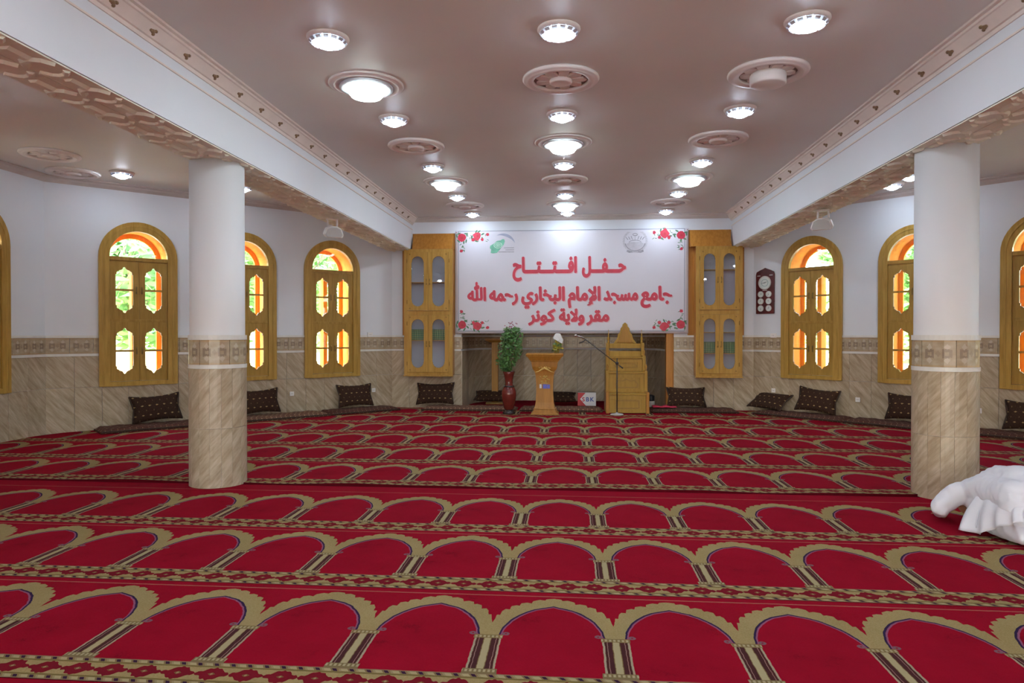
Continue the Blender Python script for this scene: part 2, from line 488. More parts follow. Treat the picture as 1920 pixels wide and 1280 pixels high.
# ------------------------------------------------------------------ the room shell
CX = -.04            # the hall's centre line
YB, YD, XS = 14.9, 10.42, 8.34    # back wall, start of the slanting walls, side walls
XB = 3.86            # half width of the back wall
HC, HB, HD = 4.14, 3.44, 1.585    # ceiling, underside of the beams, top of the dado
TW = .58             # wall thickness
YF = -4.5            # wall behind the camera
LD = (XS-XB)*math.sqrt(2)

def slab(name, z0, z1, mat, e):
    """floor and roof follow the hall's cut-off corners; e is how far they reach past the inner wall faces"""
    k = e*(math.sqrt(2)-1)
    P = [(-XS-e, YF-.45), (XS+e, YF-.45), (XS+e, YD+k), (XB+k, YB+e), (2.55, YB+e), (2.55, 17.3), (-2.75, 17.3), (-2.75, YB+e), (-XB-k, YB+e), (-XS-e, YD+k)]
    n = len(P); mb = MB(); v = [(x+CX, y, z) for z in (z0, z1) for x, y in P]
    F = [(i, (i+1) % n, n+(i+1) % n, n+i) for i in range(n)]
    for q in ((0, 1, 2, 9), (9, 2, 3, 4, 7, 8), (7, 4, 5, 6)): F += [q[::-1], tuple(n+i for i in q)]
    mb.add(v, F); return struct(mb.build(name, mat))
slab('floor', -.35, -.02, 'joint', .62)
slab('ceiling', HC, HC+.35, 'ceiling_paint', .66)

def wall_mesh(x0, x1, h, openings, mat, T=TW):
    mb = MB(); edges = sorted(openings); x = x0
    for (xc, hw, z0, zs) in edges:
        mb.box(x, xc-hw, 0, T, 0, h)
        mb.box(xc-hw, xc+hw, 0, T, 0, z0)
        n = 20; a = arc(xc, zs, hw, 0, PI, n)
        top = []
        for p in a: top.append((p[0], h))
        mb.ring(top, a, 0, T, closed=False)
        x = xc+hw
    mb.box(x, x1, 0, T, 0, h)
    return mb
WZ0, WZS, WR = .73, 2.915, .61      # window: foot, springing, outer radius
HOLE = .50
def win_open(xc): return (xc, HOLE, WZ0+.10, WZS)
DL = [-1.40, -3.19, -4.98]
wl = wall_mesh(-LD-.2, .0, HC, [win_open(c) for c in DL], 'wall_paint').build('wall_left_slant', 'wall_paint', None, (-XB+CX, YB, 0), PI/4); struct(wl)
DR = [1.24, 3.11, 4.98]
wr = wall_mesh(.0, LD+.2, HC, [win_open(c) for c in DR], 'wall_paint').build('wall_right_slant', 'wall_paint', None, (XB+CX, YB, 0), -PI/4); struct(wr)
# side walls: local x runs along +Y on the left, along -Y on the right
SL = [9.08]
wsl = wall_mesh(YF, YD, HC, [win_open(c) for c in SL], 'wall_paint').build('wall_left', 'wall_paint', None, (-XS+CX, 0, 0), PI/2); struct(wsl)
SR = [-9.08, -7.2, -5.3, -3.4]  # windows out of view, added to bring daylight in from the right
wsr = wall_mesh(-YD, -YF, HC, [win_open(c) for c in SR], 'wall_paint').build('wall_right', 'wall_paint', None, (XS+CX, 0, 0), -PI/2); struct(wsr)
DW, DS = .72, 2.0     # open arched doorways, unseen, added behind the viewer for even daylight
wfm = wall_mesh(-9.2, 9.2, HC, [(x, DW, .02, DS) for x in (-5.2, 0, 5.2)], 'wall_paint', .4)
struct(wfm.build('wall_front', 'wall_paint', None, (0, YF, 0), PI))
for k, x in enumerate((-5.2, 0, 5.2)):
    d = sempty('added_door_%d' % (k+1), (x, YF, 0), PI)
    def dar(r): return [(r, 0)]+arc(0, DS, r, 0, PI, 20)+[(-r, 0)]
    mb = MB(); mb.ring(dar(DW+.10), dar(DW-.04), -.05, .02, closed=False); mb.build('added_door_frame', 'window_wood', d)
    mb = MB(); mb.ring(dar(DW-.002), dar(DW-.03), .02, .39, closed=False); mb.build('added_door_lining', 'window_wood', d)
# back wall with the prayer niche
NX0, NX1, NH = -2.36, 2.04, 2.75
wbk = MB(); wbk.box(-XB+CX-.45, NX0, YB, YB+TW, 0, HC); wbk.box(NX1, XB+CX+.45, YB, YB+TW, 0, HC); wbk.box(NX0, NX1, YB, YB+TW, NH, HC)
wall_back = struct(wbk.build('wall_back', 'wall_paint'))

# ---- the niche: a shallow curved bay lined with tile
apse = []
NCX = (NX0+NX1)/2; NRX = (NX1-NX0)/2; NDY = 1.75
NSEG = 14
for k in range(NSEG+1):
    a = PI-PI*k/NSEG
    sx = math.copysign(abs(math.cos(a))**.55, math.cos(a)); sy = math.sin(a)**.55
    apse.append((NCX+NRX*sx, YB+TW*.0+NDY*sy))
ap = MB()
for k in range(NSEG):
    (xa, ya), (xb, yb) = apse[k], apse[k+1]
    d = Vector((xb-xa, yb-ya)); n = Vector((-d.y, d.x)).normalized()*.2
    ap.add([(xa, ya, 0), (xb, yb, 0), (xb, yb, NH), (xa, ya, NH), (xa+n.x, ya+n.y, 0), (xb+n.x, yb+n.y, 0), (xb+n.x, yb+n.y, NH), (xa+n.x, ya+n.y, NH)],
           [(0, 1, 2, 3), (4, 7, 6, 5), (0, 4, 5, 1), (3, 2, 6, 7), (0, 3, 7, 4), (1, 5, 6, 2)])
ap.box(NX0-.2, NX1+.2, YB+.05, YB+NDY+.3, NH, NH+.15)
wall_niche = struct(ap.build('wall_niche', 'wall_paint'))

# ---- wall tiles: every tile is a piece of its own under its wall
TILES = {}
def tile_mesh(w, h, mat, t=.016):
    k = (round(w, 3), round(h, 3), mat)
    if k not in TILES:
        mb = MB(); e = .004; a, b = w/2-.0018, h/2-.0018
        o = [(-a, -b), (a, -b), (a, b), (-a, b)]; i = [(-a+e, -b+e), (a-e, -b+e), (a-e, b-e), (-a+e, b-e)]
        v = [(p[0], 0, p[1]) for p in o]+[(p[0], -t+e*.6, p[1]) for p in o]+[(p[0], -t, p[1]) for p in i]
        f = [(j, (j+1) % 4, 4+(j+1) % 4, 4+j) for j in range(4)]+[(4+j, 4+(j+1) % 4, 8+(j+1) % 4, 8+j) for j in range(4)]+[(8, 9, 10, 11)]
        TILES[k] = mb.add(v, f).mesh('tile', mat)
    return TILES[k]
def cut(x0, x1, holes):
    segs = [(x0, x1)]
    for a, b in holes:
        out = []
        for p, q in segs:
            if b <= p or a >= q: out.append((p, q)); continue
            if a-p > .02: out.append((p, a))
            if q-b > .02: out.append((b, q))
        segs = out
    return segs
def dado(wall, x0, x1, holes, mat, tw=.40, bw=.335, y=0):
    def row(z0, z1, w, hs, m, name):
        n = max(1, round((x1-x0)/w)); w = (x1-x0)/n
        for k in range(n):
            for p, q in cut(x0+k*w, x0+(k+1)*w, hs):
                obj(name, tile_mesh(q-p, z1-z0, m), wall, ((p+q)/2, y, (z0+z1)/2))
    row(0, .73, tw, [], mat, 'tile'); row(.73, 1.245, tw, holes, mat, 'tile')
    row(1.285, 1.545, bw, holes, 'band_tile', 'border_tile')
    for z0, z1 in ((1.245, 1.285), (1.545, HD)):
        for p, q in cut(x0, x1, holes):
            mb = MB(); mb.box(p, q, y-.022, y, z0, z1); mb.build('edging_strip', 'white_grout', wall)
WH = .605
dado(wl, -LD, 0, [(c-WH, c+WH) for c in DL], 'tile_left')
dado(wr, 0, LD, [(c-WH, c+WH) for c in DR], 'tile_left')
dado(wsl, 7.8, YD, [(c-WH, c+WH) for c in SL], 'tile_left')
for w, a, b, hs in ((wsl, YF, 7.8, SL), (wsr, -YD, -YF, SR)):
    mb = MB(); mb.box(a, b, -.015, 0, 0, .73)
    for p, q in cut(a, b, [(c-WH, c+WH) for c in hs]): mb.box(p, q, -.015, 0, .73, HD)
    mb.build('dado_slab', 'tile_left', w)
# back wall left and right of the niche
dado(wall_back, -XB+CX, NX0, [], 'tile_right', y=YB); dado(wall_back, NX1+.13, XB+CX, [], 'tile_left', y=YB)
# niche tiles follow the curve
for k in range(NSEG):
    (xa, ya), (xb, yb) = apse[k], apse[k+1]; d = Vector((xb-xa, yb-ya)); L = d.length; ang = math.atan2(d.y, d.x)
    nn = max(1, round(L/.36))
    for j in range(nn):
        t = (j+.5)/nn; px, py = xa+d.x*t, ya+d.y*t; w = L/nn
        for z0, z1, m, nm in ((0, .62, 'tile_right', 'tile'), (.62, 1.245, 'tile_right', 'tile'), (1.285, 1.545, 'band_tile', 'border_tile'), (1.585, 2.2, 'tile_right', 'tile'), (2.2, 2.72, 'tile_right', 'tile')):
            obj(nm, tile_mesh(w, z1-z0, m), wall_niche, (px, py, (z0+z1)/2), ang)
# wooden jamb at the niche's right edge
mb = MB(); mb.box(NX1-.03, NX1+.11, YB-.028, YB+.16, 0, NH); mb.box(NX1+.11, NX1+.13, YB-.018, YB, 0, NH)
struct(bevel(mb.build('trim_7', 'cabinet_side')))

# ---- thin moulding where the outer walls meet the ceiling
def crown(name, loc, rz, x0, x1):
    mb = MB(); p = [(0, HC-.10), (.0, HC-.001), (-.12, HC-.001), (-.12, HC-.02), (-.075, HC-.035), (-.06, HC-.06), (-.02, HC-.085)]
    v = [(x, q[0], q[1]) for x in (x0, x1) for q in p]; n = len(p)
    mb.add(v, [(i, (i+1) % n, n+(i+1) % n, n+i) for i in range(n)]+[tuple(range(n))[::-1], tuple(range(n, 2*n))])
    o = struct(mb.build(name, 'crown_plaster', None, loc, rz)); return o
crown('trim_3', (-XB+CX, YB, 0), PI/4, -LD, .2)
crown('trim_4', (XB+CX, YB, 0), -PI/4, -.2, LD)
crown('trim_5', (-XS+CX, 0, 0), PI/2, YF, YD)
crown('trim_6', (0, YB, 0), 0, -3.4, 3.32)

# ---- the two long beams with ornamental undersides
BI, BO = 3.40, 3.94      # inner and outer face, from the centre line
def relief_mesh():
    """one length of the moulded plaster under a beam: x across, y along, z down is proud"""
    mb = MB(); L = .56; t = .010
    mb.box(-.262, -.005, 0, L-.003, -t, 0); mb.box(.005, .262, 0, L-.003, -t, 0)
    def ridge(pts, w, h):
        P = [Vector((p[0], p[1])) for p in pts]; n = len(P); v = []; f = []
        for i, p in enumerate(P):
            d = (P[min(i+1, n-1)]-P[max(i-1, 0)]).normalized(); q = Vector((-d.y, d.x))*w
            v += [(p.x-q.x, p.y-q.y, -t+.001), (p.x-q.x*.45, p.y-q.y*.45, -t-h), (p.x+q.x*.45, p.y+q.y*.45, -t-h), (p.x+q.x, p.y+q.y, -t+.001)]
        for i in range(n-1):
            for k in range(3): f.append((4*i+k, 4*i+k+1, 4*i+5+k, 4*i+4+k))
        f += [(0, 1, 2, 3), (4*n-1, 4*n-2, 4*n-3, 4*n-4)]
        mb.add(v, f, False)
    for s in (-1, 1):
        c = s*.133
        # a bow that swells across the half width, and a stub block
        ridge([(c-.10, .34), (c-.06, .27), (c, .245), (c+.06, .27), (c+.10, .34)], .034, .022)
        ridge([(c-.10, .46), (c-.05, .52), (c, .535), (c+.05, .52), (c+.10, .46)], .026, .017)
        ridge([(c, .04), (c, .22)], .040, .021)
    return mb.mesh('relief_panel', 'plaster_relief')
RELIEF = relief_mesh()
def beam(name, side):
    xi, xo = CX+side*BI, CX+side*BO
    mb = MB(); mb.box(min(xi, xo), max(xi, xo), YF, YB+.1, HB, HC)
    b = tag(mb.build('ceiling_beam', 'wall_paint'), name, 'beam', 'long ceiling beams')
    mb = MB(); mb.box(min(xi, xo)+.02, max(xi, xo)-.02, YF, YB, HB-.004, HB)
    mb.build('beam_soffit', 'plaster_relief', b)
    y = 2.4; k = 0
    while y < YB-.1:
        obj('relief_panel', RELIEF, b, ((xi+xo)/2, y, HB-.004)); y += .56; k += 1
    return b
beam_l = beam('long white ceiling beam with moulded underside resting on the left column', -1); beam_r = beam('long white ceiling beam with moulded underside resting on the right column', 1)
def cornice(name, side):
    xf = CX+side*BI
    p = [(0, HC-.155), (.012, HC-.155), (.018, HC-.125), (.035, HC-.12), (.10, HC-.045), (.115, HC-.04), (.118, HC-.02), (.15, HC-.018), (.155, HC-.001), (0, HC-.001)]
    v = [(xf-side*q[0], y, q[1]) for y in (YF, YB) for q in p]; n = len(p)
    mb = MB(); mb.add(v, [(i, (i+1) % n, n+(i+1) % n, n+i) for i in range(n)]+[tuple(range(n)), tuple(range(n, 2*n))])
    mb.box(min(xf, xf-side*.010), max(xf, xf-side*.010), YF, YB, HC-.265, HC-.250)
    o = struct(mb.build(name, 'cornice_plaster'))
    bm = MB()
    for dx, dy, r in ((0, 0, .020), (-.018, .022, .016), (.014, .026, .015), (0, -.024, .014)): bm.ball((dx, dy, 0), (r, r*1.3, r*.8), 8, 5)
    me = bm.mesh('boss', 'boss_brown'); y = 3.9
    while y < YB-.2:
        obj('boss', me, o, (xf-side*.066, y, HC-.085), rot=(0, side*math.radians(40), 0)); y += .492
    return o
cornice('trim_1', -1); cornice('trim_2', 1)

# ---- the two round columns
def col_tile(r, n, z0, z1, mat, t=.014):
    mb = MB(); h = PI/n*.985; m = 3; v = []
    for i in range(m+1):
        a = -h+2*h*i/m
        for rr in (r, r+t):
            for z in (-(z1-z0)/2+.0015, (z1-z0)/2-.0015): v.append((rr*math.sin(a), -rr*math.cos(a)+r, z))
    f = []
    for i in range(m):
        a, b = 4*i, 4*i+4
        f += [(a+2, b+2, b+3, a+3), (a, a+1, b+1, b), (a+1, a+3, b+3, b+1), (a, b, b+2, a+2)]
    f += [(0, 2, 3, 1), (4*m, 4*m+1, 4*m+3, 4*m+2)]
    return mb.add(v, f, False).mesh('tile', mat)
CR = .276; NT = 16
ct = [(col_tile(CR, NT, 0, .62, 'tile_right'), .31, 'tile'), (col_tile(CR, NT, .62, 1.245, 'tile_right'), .9325, 'tile')]
ctb = col_tile(CR, 6, 1.285, 1.545, 'band_tile')
def column(name, x, y):
    mb = MB(); mb.lathe([(CR, 0), (CR, HB-.002)], 48, smooth=True)
    c = tag(mb.build('round_column', 'column_paint', None, (x, y, 0)), name, 'column', 'round columns')
    for k in range(NT):
        a = 2*PI*k/NT
        for me, z, nm in ct:
            obj(nm, me, c, (CR*math.sin(a), -CR*math.cos(a), z), a)
    for k in range(6):
        a = 2*PI*(k+.35)/6; obj('border_tile', ctb, c, (CR*math.sin(a), -CR*math.cos(a), 1.415), a)
    for z0, z1 in ((1.245, 1.285), (1.545, HD+.01)):
        mb = MB(); mb.lathe([(CR-.02, z0), (CR+.018, z0), (CR+.018, z1), (CR-.02, z1)], 40, smooth=False); mb.build('edging_strip', 'white_grout', c)
    return c
column('thick round white column with a tiled foot on the left', -3.785, 7.17); column('thick round white column with a tiled foot behind the bowing person', 3.705, 7.22)

# ------------------------------------------------------------------ windows
def window(name, loc, rz, order):
    """local x along the wall, y outward, z up; four carved shutters under a half-round light"""
    w = sempty(name, loc, rz)
    R, r = WR, .45; zs = WZS
    def arch(rad, z0, n=22): return [(rad, z0)]+arc(0, zs, rad, 0, PI, n)+[(-rad, z0)]
    mb = MB(); mb.ring(arch(R, WZ0), arch(r, WZ0), -.055, .03, closed=False); mb.box(-r, r, -.055, .03, WZ0, WZ0+.075)
    mb.ring(arch(R-.055, WZ0+.03), arch(R-.085, WZ0+.03), -.063, -.05, closed=False)
    bevel(mb.build('window_frame', 'window_wood', w), .005)
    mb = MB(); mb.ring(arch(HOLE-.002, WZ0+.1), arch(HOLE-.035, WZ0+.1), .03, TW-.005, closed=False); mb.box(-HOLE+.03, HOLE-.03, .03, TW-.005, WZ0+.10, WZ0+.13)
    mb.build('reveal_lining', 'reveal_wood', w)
    mb = MB(); mb.box(-r, r, -.045, .02, zs-.06, zs+.005); bevel(mb.build('transom', 'sash_wood', w), .004)
    mb = MB(); mb.box(-r, r, -.034, .012, WZ0+.08+2*.512-.016, WZ0+.08+2*.512+.028); bevel(mb.build('mid_rail', 'sash_wood', w), .004)
    mb = MB(); mb.box(-.012, .012, -.001, .014, WZ0+.075, zs-.06); mb.build('centre_stile', 'sash_wood', w)
    # outer window
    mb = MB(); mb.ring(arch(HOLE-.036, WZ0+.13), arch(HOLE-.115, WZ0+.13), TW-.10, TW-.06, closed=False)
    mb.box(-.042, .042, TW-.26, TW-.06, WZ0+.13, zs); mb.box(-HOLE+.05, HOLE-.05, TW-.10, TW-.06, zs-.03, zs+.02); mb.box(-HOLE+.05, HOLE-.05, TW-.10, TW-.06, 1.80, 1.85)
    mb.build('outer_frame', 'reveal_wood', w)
    mb = MB(); mb.prism([(p[0], p[1]) for p in arch(HOLE-.05, WZ0+.14)], TW-.085, TW-.081); mb.build('outer_pane', 'window_glass', w)
    # four shutters
    W, H = .2235, .512
    q = [(.132, 0), (.132, .20), (.132, .255), (.112, .268), (.118, .285), (.1307*.86, .30*.86+.047), (.086, .318), (.074, .334), (.05, .338), (.03, .352), (.018, .378), (0, .392)]
    right = q; up = q+[(-p[0], p[1]) for p in reversed(q[:-1])]
    out = up+[(p[0], -p[1]) for p in reversed(up[1:-1])]
    # the corner-most point of the opening maps onto the shutter's corner
    def to_rect(p):
        k = max(abs(p[0])/W, abs(p[1])/H); return (p[0]/k, p[1]/k)
    rect = [to_rect(p) for p in out]
    for c in ((-1, 1), (1, 1), (1, -1), (-1, -1)):
        i = min(range(len(out)), key=lambda k: (rect[k][0]-c[0]*W)**2+(rect[k][1]-c[1]*H)**2); rect[i] = (c[0]*W, c[1]*H)
    sash = MB(); sash.ring(rect, out, -.03, .004)
    for sgn in (-1, 1):      # raised carving above and below the opening
        sash.ring([(p[0]*1.13, p[1]*1.06) for p in up if p[1] > .25], [(p[0]*1.04, p[1]*1.02) for p in up if p[1] > .25], -.037, -.028, closed=False) if sgn > 0 else sash.ring([(p[0]*1.13, -p[1]*1.06) for p in up if p[1] > .25], [(p[0]*1.04, -p[1]*1.02) for p in up if p[1] > .25], -.037, -.028, closed=False)
    sme = sash.mesh('shutter', 'sash_wood')
    bar = MB(); bar.box(-.134, .134, -.026, -.004, -.017, .017); bme = bar.mesh('crossbar', 'sash_wood')
    gl = MB(); gl.box(-.15, .15, -.012, -.009, -.40, .40); gme = gl.mesh('pane', 'window_glass')
    hd = MB(); hd.tube([(0, -.03, -.05), (0, -.055, -.045), (0, -.058, 0), (0, -.055, .045), (0, -.03, .05)], .006, 6); hd.box(-.012, .012, -.034, -.028, -.065, .065); hme = hd.mesh('handle', 'brass')
    for sx in (-1, 1):
        for zc in (WZ0+.08+H, WZ0+.08+3*H+.012):
            s = obj('shutter', sme, w, (sx*(W+.0015), 0, zc))
            obj('crossbar', bme, s); obj('pane', gme, s)
            obj('handle', hme, s, (-sx*.183, 0, 0))
    fp = MB(); fp.prism(arc(0, zs, r+.005, 0, PI, 20), -.012, -.009); fp.build('fanlight_pane', 'window_glass', w)
    return w
def wall_pt(base, rz, x): return (base[0]+x*math.cos(rz), base[1]+x*math.sin(rz), 0)
w1 = window('window_1', wall_pt((-XB+CX, YB), PI/4, DL[2]), PI/4, 0)
nwin = 2
def more_window(pt, rz):
    global nwin
    d = dup(w1, pt, rz, 'window_%d' % nwin); nwin += 1; return d
for c in (DL[1], DL[0]): more_window(wall_pt((-XB+CX, YB), PI/4, c), PI/4)
for c in DR: more_window(wall_pt((XB+CX, YB), -PI/4, c), -PI/4)
for c in SL: more_window(wall_pt((-XS+CX, 0), PI/2, c), PI/2)
for c in SR[:3]: more_window(wall_pt((XS+CX, 0), -PI/2, c), -PI/2)  # unseen windows of the right side wall, added for daylight
more_window(wall_pt((XS+CX, 0), -PI/2, SR[3]), -PI/2)

# ------------------------------------------------------------------ prayer carpets, one strip per row
PX = .235           # a pillar of the pattern stands here
def half_width(y):
    if y <= YD: return XS-.02
    return max(XB, XS-(y-YD))-.02
def carpet(y0, y1, yo, z, mat, label, wavy=False):
    mb = MB(); nx = 60; ny = 5 if wavy else 3; v = []; f = []
    for j in range(ny+1):
        y = y0+(y1-y0)*j/ny; hw = half_width(y)
        for i in range(nx+1):
            x = CX-hw+2*hw*i/nx
            dz = 0
            if wavy and j == 0: dz = .007+.007*math.sin(x*2.3)+.005*math.sin(x*5.1+1)
            if wavy and j == 1: dz = .004+.004*math.sin(x*2.0)
            dy = -.012-.012*math.sin(x*1.1+yo) if j == 0 and wavy else 0
            v.append((x-PX, y-yo+dy, z+dz))
    for j in range(ny):
        for i in range(nx): a = j*(nx+1)+i; f.append((a, a+1, a+nx+2, a+nx+1))
    o = len(v)
    bot = [(p[0], p[1], -.018) for p in v]; v2 = v+bot
    f2 = list(f)+[tuple(q+o for q in reversed(t)) for t in f]
    ring = list(range(nx+1))+[j*(nx+1)+nx for j in range(1, ny+1)]+[ny*(nx+1)+i for i in range(nx-1, -1, -1)]+[j*(nx+1) for j in range(ny-1, 0, -1)]
    for k in range(len(ring)): a, b = ring[k], ring[(k+1) % len(ring)]; f2.append((b, a, a+o, b+o))
    mb.add(v2, f2, False)
    return tag(mb.build('prayer_carpet', mat, None, (PX, yo, 0)), label, 'carpet', 'red prayer carpets laid in rows')
rows = [1.95, 3.23, 4.505, 5.785]
names = ['red arched prayer carpet row running under the bottom edge of the view', 'red arched prayer carpet row nearest the viewer with full large arches', 'red arched prayer carpet row second nearest the viewer', 'red arched prayer carpet row just in front of the two round columns']
for k, yo in enumerate(rows):
    y1 = rows[k+1]-.222 if k < 3 else 7.13
    carpet(yo-.222, y1-.006, yo, .002 if k < 3 else .0, 'carpet' if k < 3 else 'carpet_end', names[k])
far = [7.38+1.29*k for k in range(6)]
names = ['red arched prayer carpet row with a rumpled front edge level with the columns', 'second red prayer carpet row beyond the columns', 'third red prayer carpet row beyond the columns', 'fourth red prayer carpet row beyond the columns', 'fifth red prayer carpet row beyond the columns', 'farthest red prayer carpet row under the lectern and pulpit']
for k, yo in enumerate(far):
    y1 = far[k+1]-.222 if k < 5 else YB-.03
    carpet(yo-.222, y1-.006, yo, .010, 'carpet', names[k], wavy=(k == 0))
# plain red carpet on the niche floor and behind the camera
mb = MB(); P_ = [(NX0+.03, YB-.03)]+[(NCX+(x-NCX)*.975, YB+(y-YB)*.975) for x, y in apse[1:-1]]+[(NX1-.05, YB-.03)]; n = len(P_)
mb.add([(x, y, z) for z in (-.018, .02) for x, y in P_], [(i, (i+1) % n, n+(i+1) % n, n+i) for i in range(n)]+[tuple(range(n))[::-1], tuple(range(n, 2*n))])
tag(mb.build('niche_carpet', 'carpet_plain'), 'plain red carpet on the raised floor of the niche', 'carpet')
mb = MB(); mb.box(CX-XS+.02, CX+XS-.02, YF+.02, 1.72, -.018, .002)
tag(mb.build('plain_carpet', 'carpet_plain'), 'plain red carpet behind the viewer', 'carpet')

# ------------------------------------------------------------------ ceiling lamps and medallions
def small_lamp_root():
    t = thing('ceiling_downlight', '-', 'ceiling light', (0, 0, HC))
    mb = MB(); mb.lathe([(.135, 0), (.178, 0), (.180, -.010), (.168, -.024), (.150, -.030), (.135, -.022), (.135, 0)], 32, cap=False); mb.build('trim_ring', 'plaster_white', t)
    mb = MB()
    for k in range(14):
        a = 2*PI*k/14; c, s = math.cos(a), math.sin(a); q = MB()
        p = [(.112, -.022), (.146, -.020), (.160, -.040), (.138, -.058), (.112, -.050)]
        h = .022
        v = []
        for e in (-h, h):
            for r_, z_ in p: v.append((r_*c-e*s, r_*s+e*c, z_))
        n = len(p)
        mb.add(v, [(i, (i+1) % n, n+(i+1) % n, n+i) for i in range(n)]+[tuple(range(n))[::-1], tuple(range(n, 2*n))])
    mb.build('crystal_ring', 'crystal', t)
    mb = MB(); mb.lathe([(.104, -.020), (.100, -.052), (.078, -.080), (.042, -.096), (.0, -.100)], 14, cap=False); mb.build('lens', 'lamp_small', t)
    return t
def big_lamp_root():
    t = thing('round_ceiling_lamp', '-', 'ceiling light', (0, 0, HC))
    mb = MB(); mb.lathe([(.26, 0), (.375, 0), (.378, -.012), (.36, -.022), (.345, -.018), (.335, -.030), (.318, -.034), (.305, -.026), (.26, -.03), (.26, 0)], 40, cap=False); mb.build('medallion_ring', 'plaster_white', t)
    mb = MB(); mb.lathe([(.255, -.02), (.272, -.024), (.268, -.05), (.245, -.056), (.20, -.040), (.20, -.020), (.255, -.02)], 36, cap=False); mb.build('glass_rim', 'crystal', t)
    mb = MB(); mb.lathe([(.19, -.030), (.185, -.085), (.15, -.13), (.08, -.152), (.0, -.158)], 16, cap=False); mb.build('diffuser', 'lamp_big', t)
    return t
def medallion_root():
    t = thing('ceiling_medallion', '-', 'medallion', (0, 0, HC))
    mb = MB(); mb.lathe([(.27, 0), (.375, 0), (.380, -.016), (.362, -.034), (.342, -.030), (.335, -.040), (.312, -.044), (.290, -.034), (.27, -.034), (.27, 0)], 44, cap=False); mb.build('medallion_ring', 'plaster_white', t)
    mb = MB(); mb.lathe([(0, -.006), (.275, -.006), (.275, 0), (0, 0)], 40, cap=False); mb.build('back_plate', 'medallion_recess', t)
    pet = MB(); o = [(.10, -.036), (.17, -.055), (.222, -.054), (.250, -.028), (.260, 0), (.250, .028), (.222, .054), (.17, .055), (.10, .036)]
    n = len(o); v = [(x, y, -.006) for x, y in o]+[(x*.98+.003, y*.86, -.022) for x, y in o]
    pet.add(v, [(i, (i+1) % n, n+(i+1) % n, n+i) for i in range(n)]+[tuple(range(n, 2*n))])
    me = pet.mesh('petal', 'plaster_white')
    for k in range(9): obj('petal', me, t, None, 2*PI*k/9)
    mb = MB(); mb.lathe([(.105, -.006), (.115, -.030), (.108, -.050), (.085, -.056), (.075, -.045), (.0, -.045)], 28, cap=False); mb.build('centre_cup', 'plaster_white', t)
    return t
def drum_root(m):
    t = dup(m, (0, 0, HC), 0, 'ceiling_medallion')
    mb = MB(); mb.lathe([(.0, -.135), (.15, -.132), (.168, -.120), (.172, -.04), (.16, -.02)], 36, cap=False); mb.build('drum_shade', 'white_plastic', t)
    return t
XL = {'left': -2.07, 'middle': -.10, 'right': 1.90}
ysm = [14.36, 12.55, 10.33, 8.02, 5.80]          # small lamps, back to front
ybg = [13.50, 11.40, 9.20, 6.92, 4.62]           # medallions and large lamps between them
kinds = {'left': ['m', 'b', 'm', 'b', 'm'], 'middle': ['b', 'm', 'b', 'm', 'b'], 'right': ['m', 'b', 'm', 'd', 'b']}
small = big = med = drum = None
cnt = {}
for row, x in XL.items():
    for k, y in enumerate(ysm):
        lab = 'small lit crystal downlight, %s from the back wall in the %s ceiling row' % (ORD[k], row)
        if small is None: small = small_lamp_root(); o = small
        else: o = dup(small, (0, 0, 0), 0)
        o.location = (x+.03*(k == 0), y, HC); o['label'] = lab; o['group'] = 'small crystal downlights of the main ceiling'
    nb = nm = 0
    for k, y in enumerate(ybg):
        t = kinds[row][k]
        if t == 'b':
            if big is None: big = big_lamp_root(); o = big
            else: o = dup(big, (0, 0, 0), 0)
            o['label'] = 'large lit round ceiling lamp, %s from the back wall in the %s row' % (ORD[nb], row); o['group'] = 'large round ceiling lamps'; nb += 1
        elif t == 'm':
            if med is None: med = medallion_root(); o = med
            else: o = dup(med, (0, 0, 0), 0)
            o['label'] = 'unlit plaster ceiling medallion, %s from the back wall in the %s row' % (ORD[nm], row); o['group'] = 'plaster ceiling medallions'; nm += 1
        else:
            o = drum_root(med); o['label'] = 'unlit ceiling medallion with a white drum fixture in its centre'
        o.location = (x, y, HC)
# lamps of the same rows that hang above and behind the viewer, out of the picture
for row, x in XL.items():
    for k, y in enumerate((3.5, 1.2, -1.1, -3.4)):
        o = dup(small, (x, y, HC), 0, label='small lit crystal downlight overhead beyond the top edge of the picture', group='downlights above and behind the viewer')
    for k, y in enumerate((2.35, -2.2)):
        o = dup(big, (x, y, HC), 0, label='large lit round ceiling lamp overhead beyond the top edge of the picture', group='large lamps above and behind the viewer')
# side aisles
for x, y, lab in ((-7.02, 10.35, 'small lit downlight in the left aisle left of the column'), (-5.62, 11.5, 'small lit downlight in the left aisle just right of the column'),
                  (5.38, 11.55, 'small lit downlight in the right aisle beside the right column'), (5.42, 12.25, 'small lit downlight in the right aisle near the hanging speaker')):
    dup(small, (x, y, HC), 0, label=lab, group='downlights of the side aisles')
for x, y, lab in ((-7.3, 9.2, 'unlit plaster medallion on the left aisle ceiling, the nearer one'), (-7.75, 10.25, 'unlit plaster medallion on the left aisle ceiling close to the wall')):
    dup(med, (x, y, HC), 0, label=lab, group='plaster medallions of the left aisle')
for sx in (-1, 1):  # extra aisle lamps out of view, added for light
    for k, y in enumerate((6.6, 3.6, .6, -2.4)):
        dup(small, (CX+sx*6.0, y, HC), 0, label='added small lit aisle downlight beyond the edge of the picture', group='added aisle downlights out of the picture')

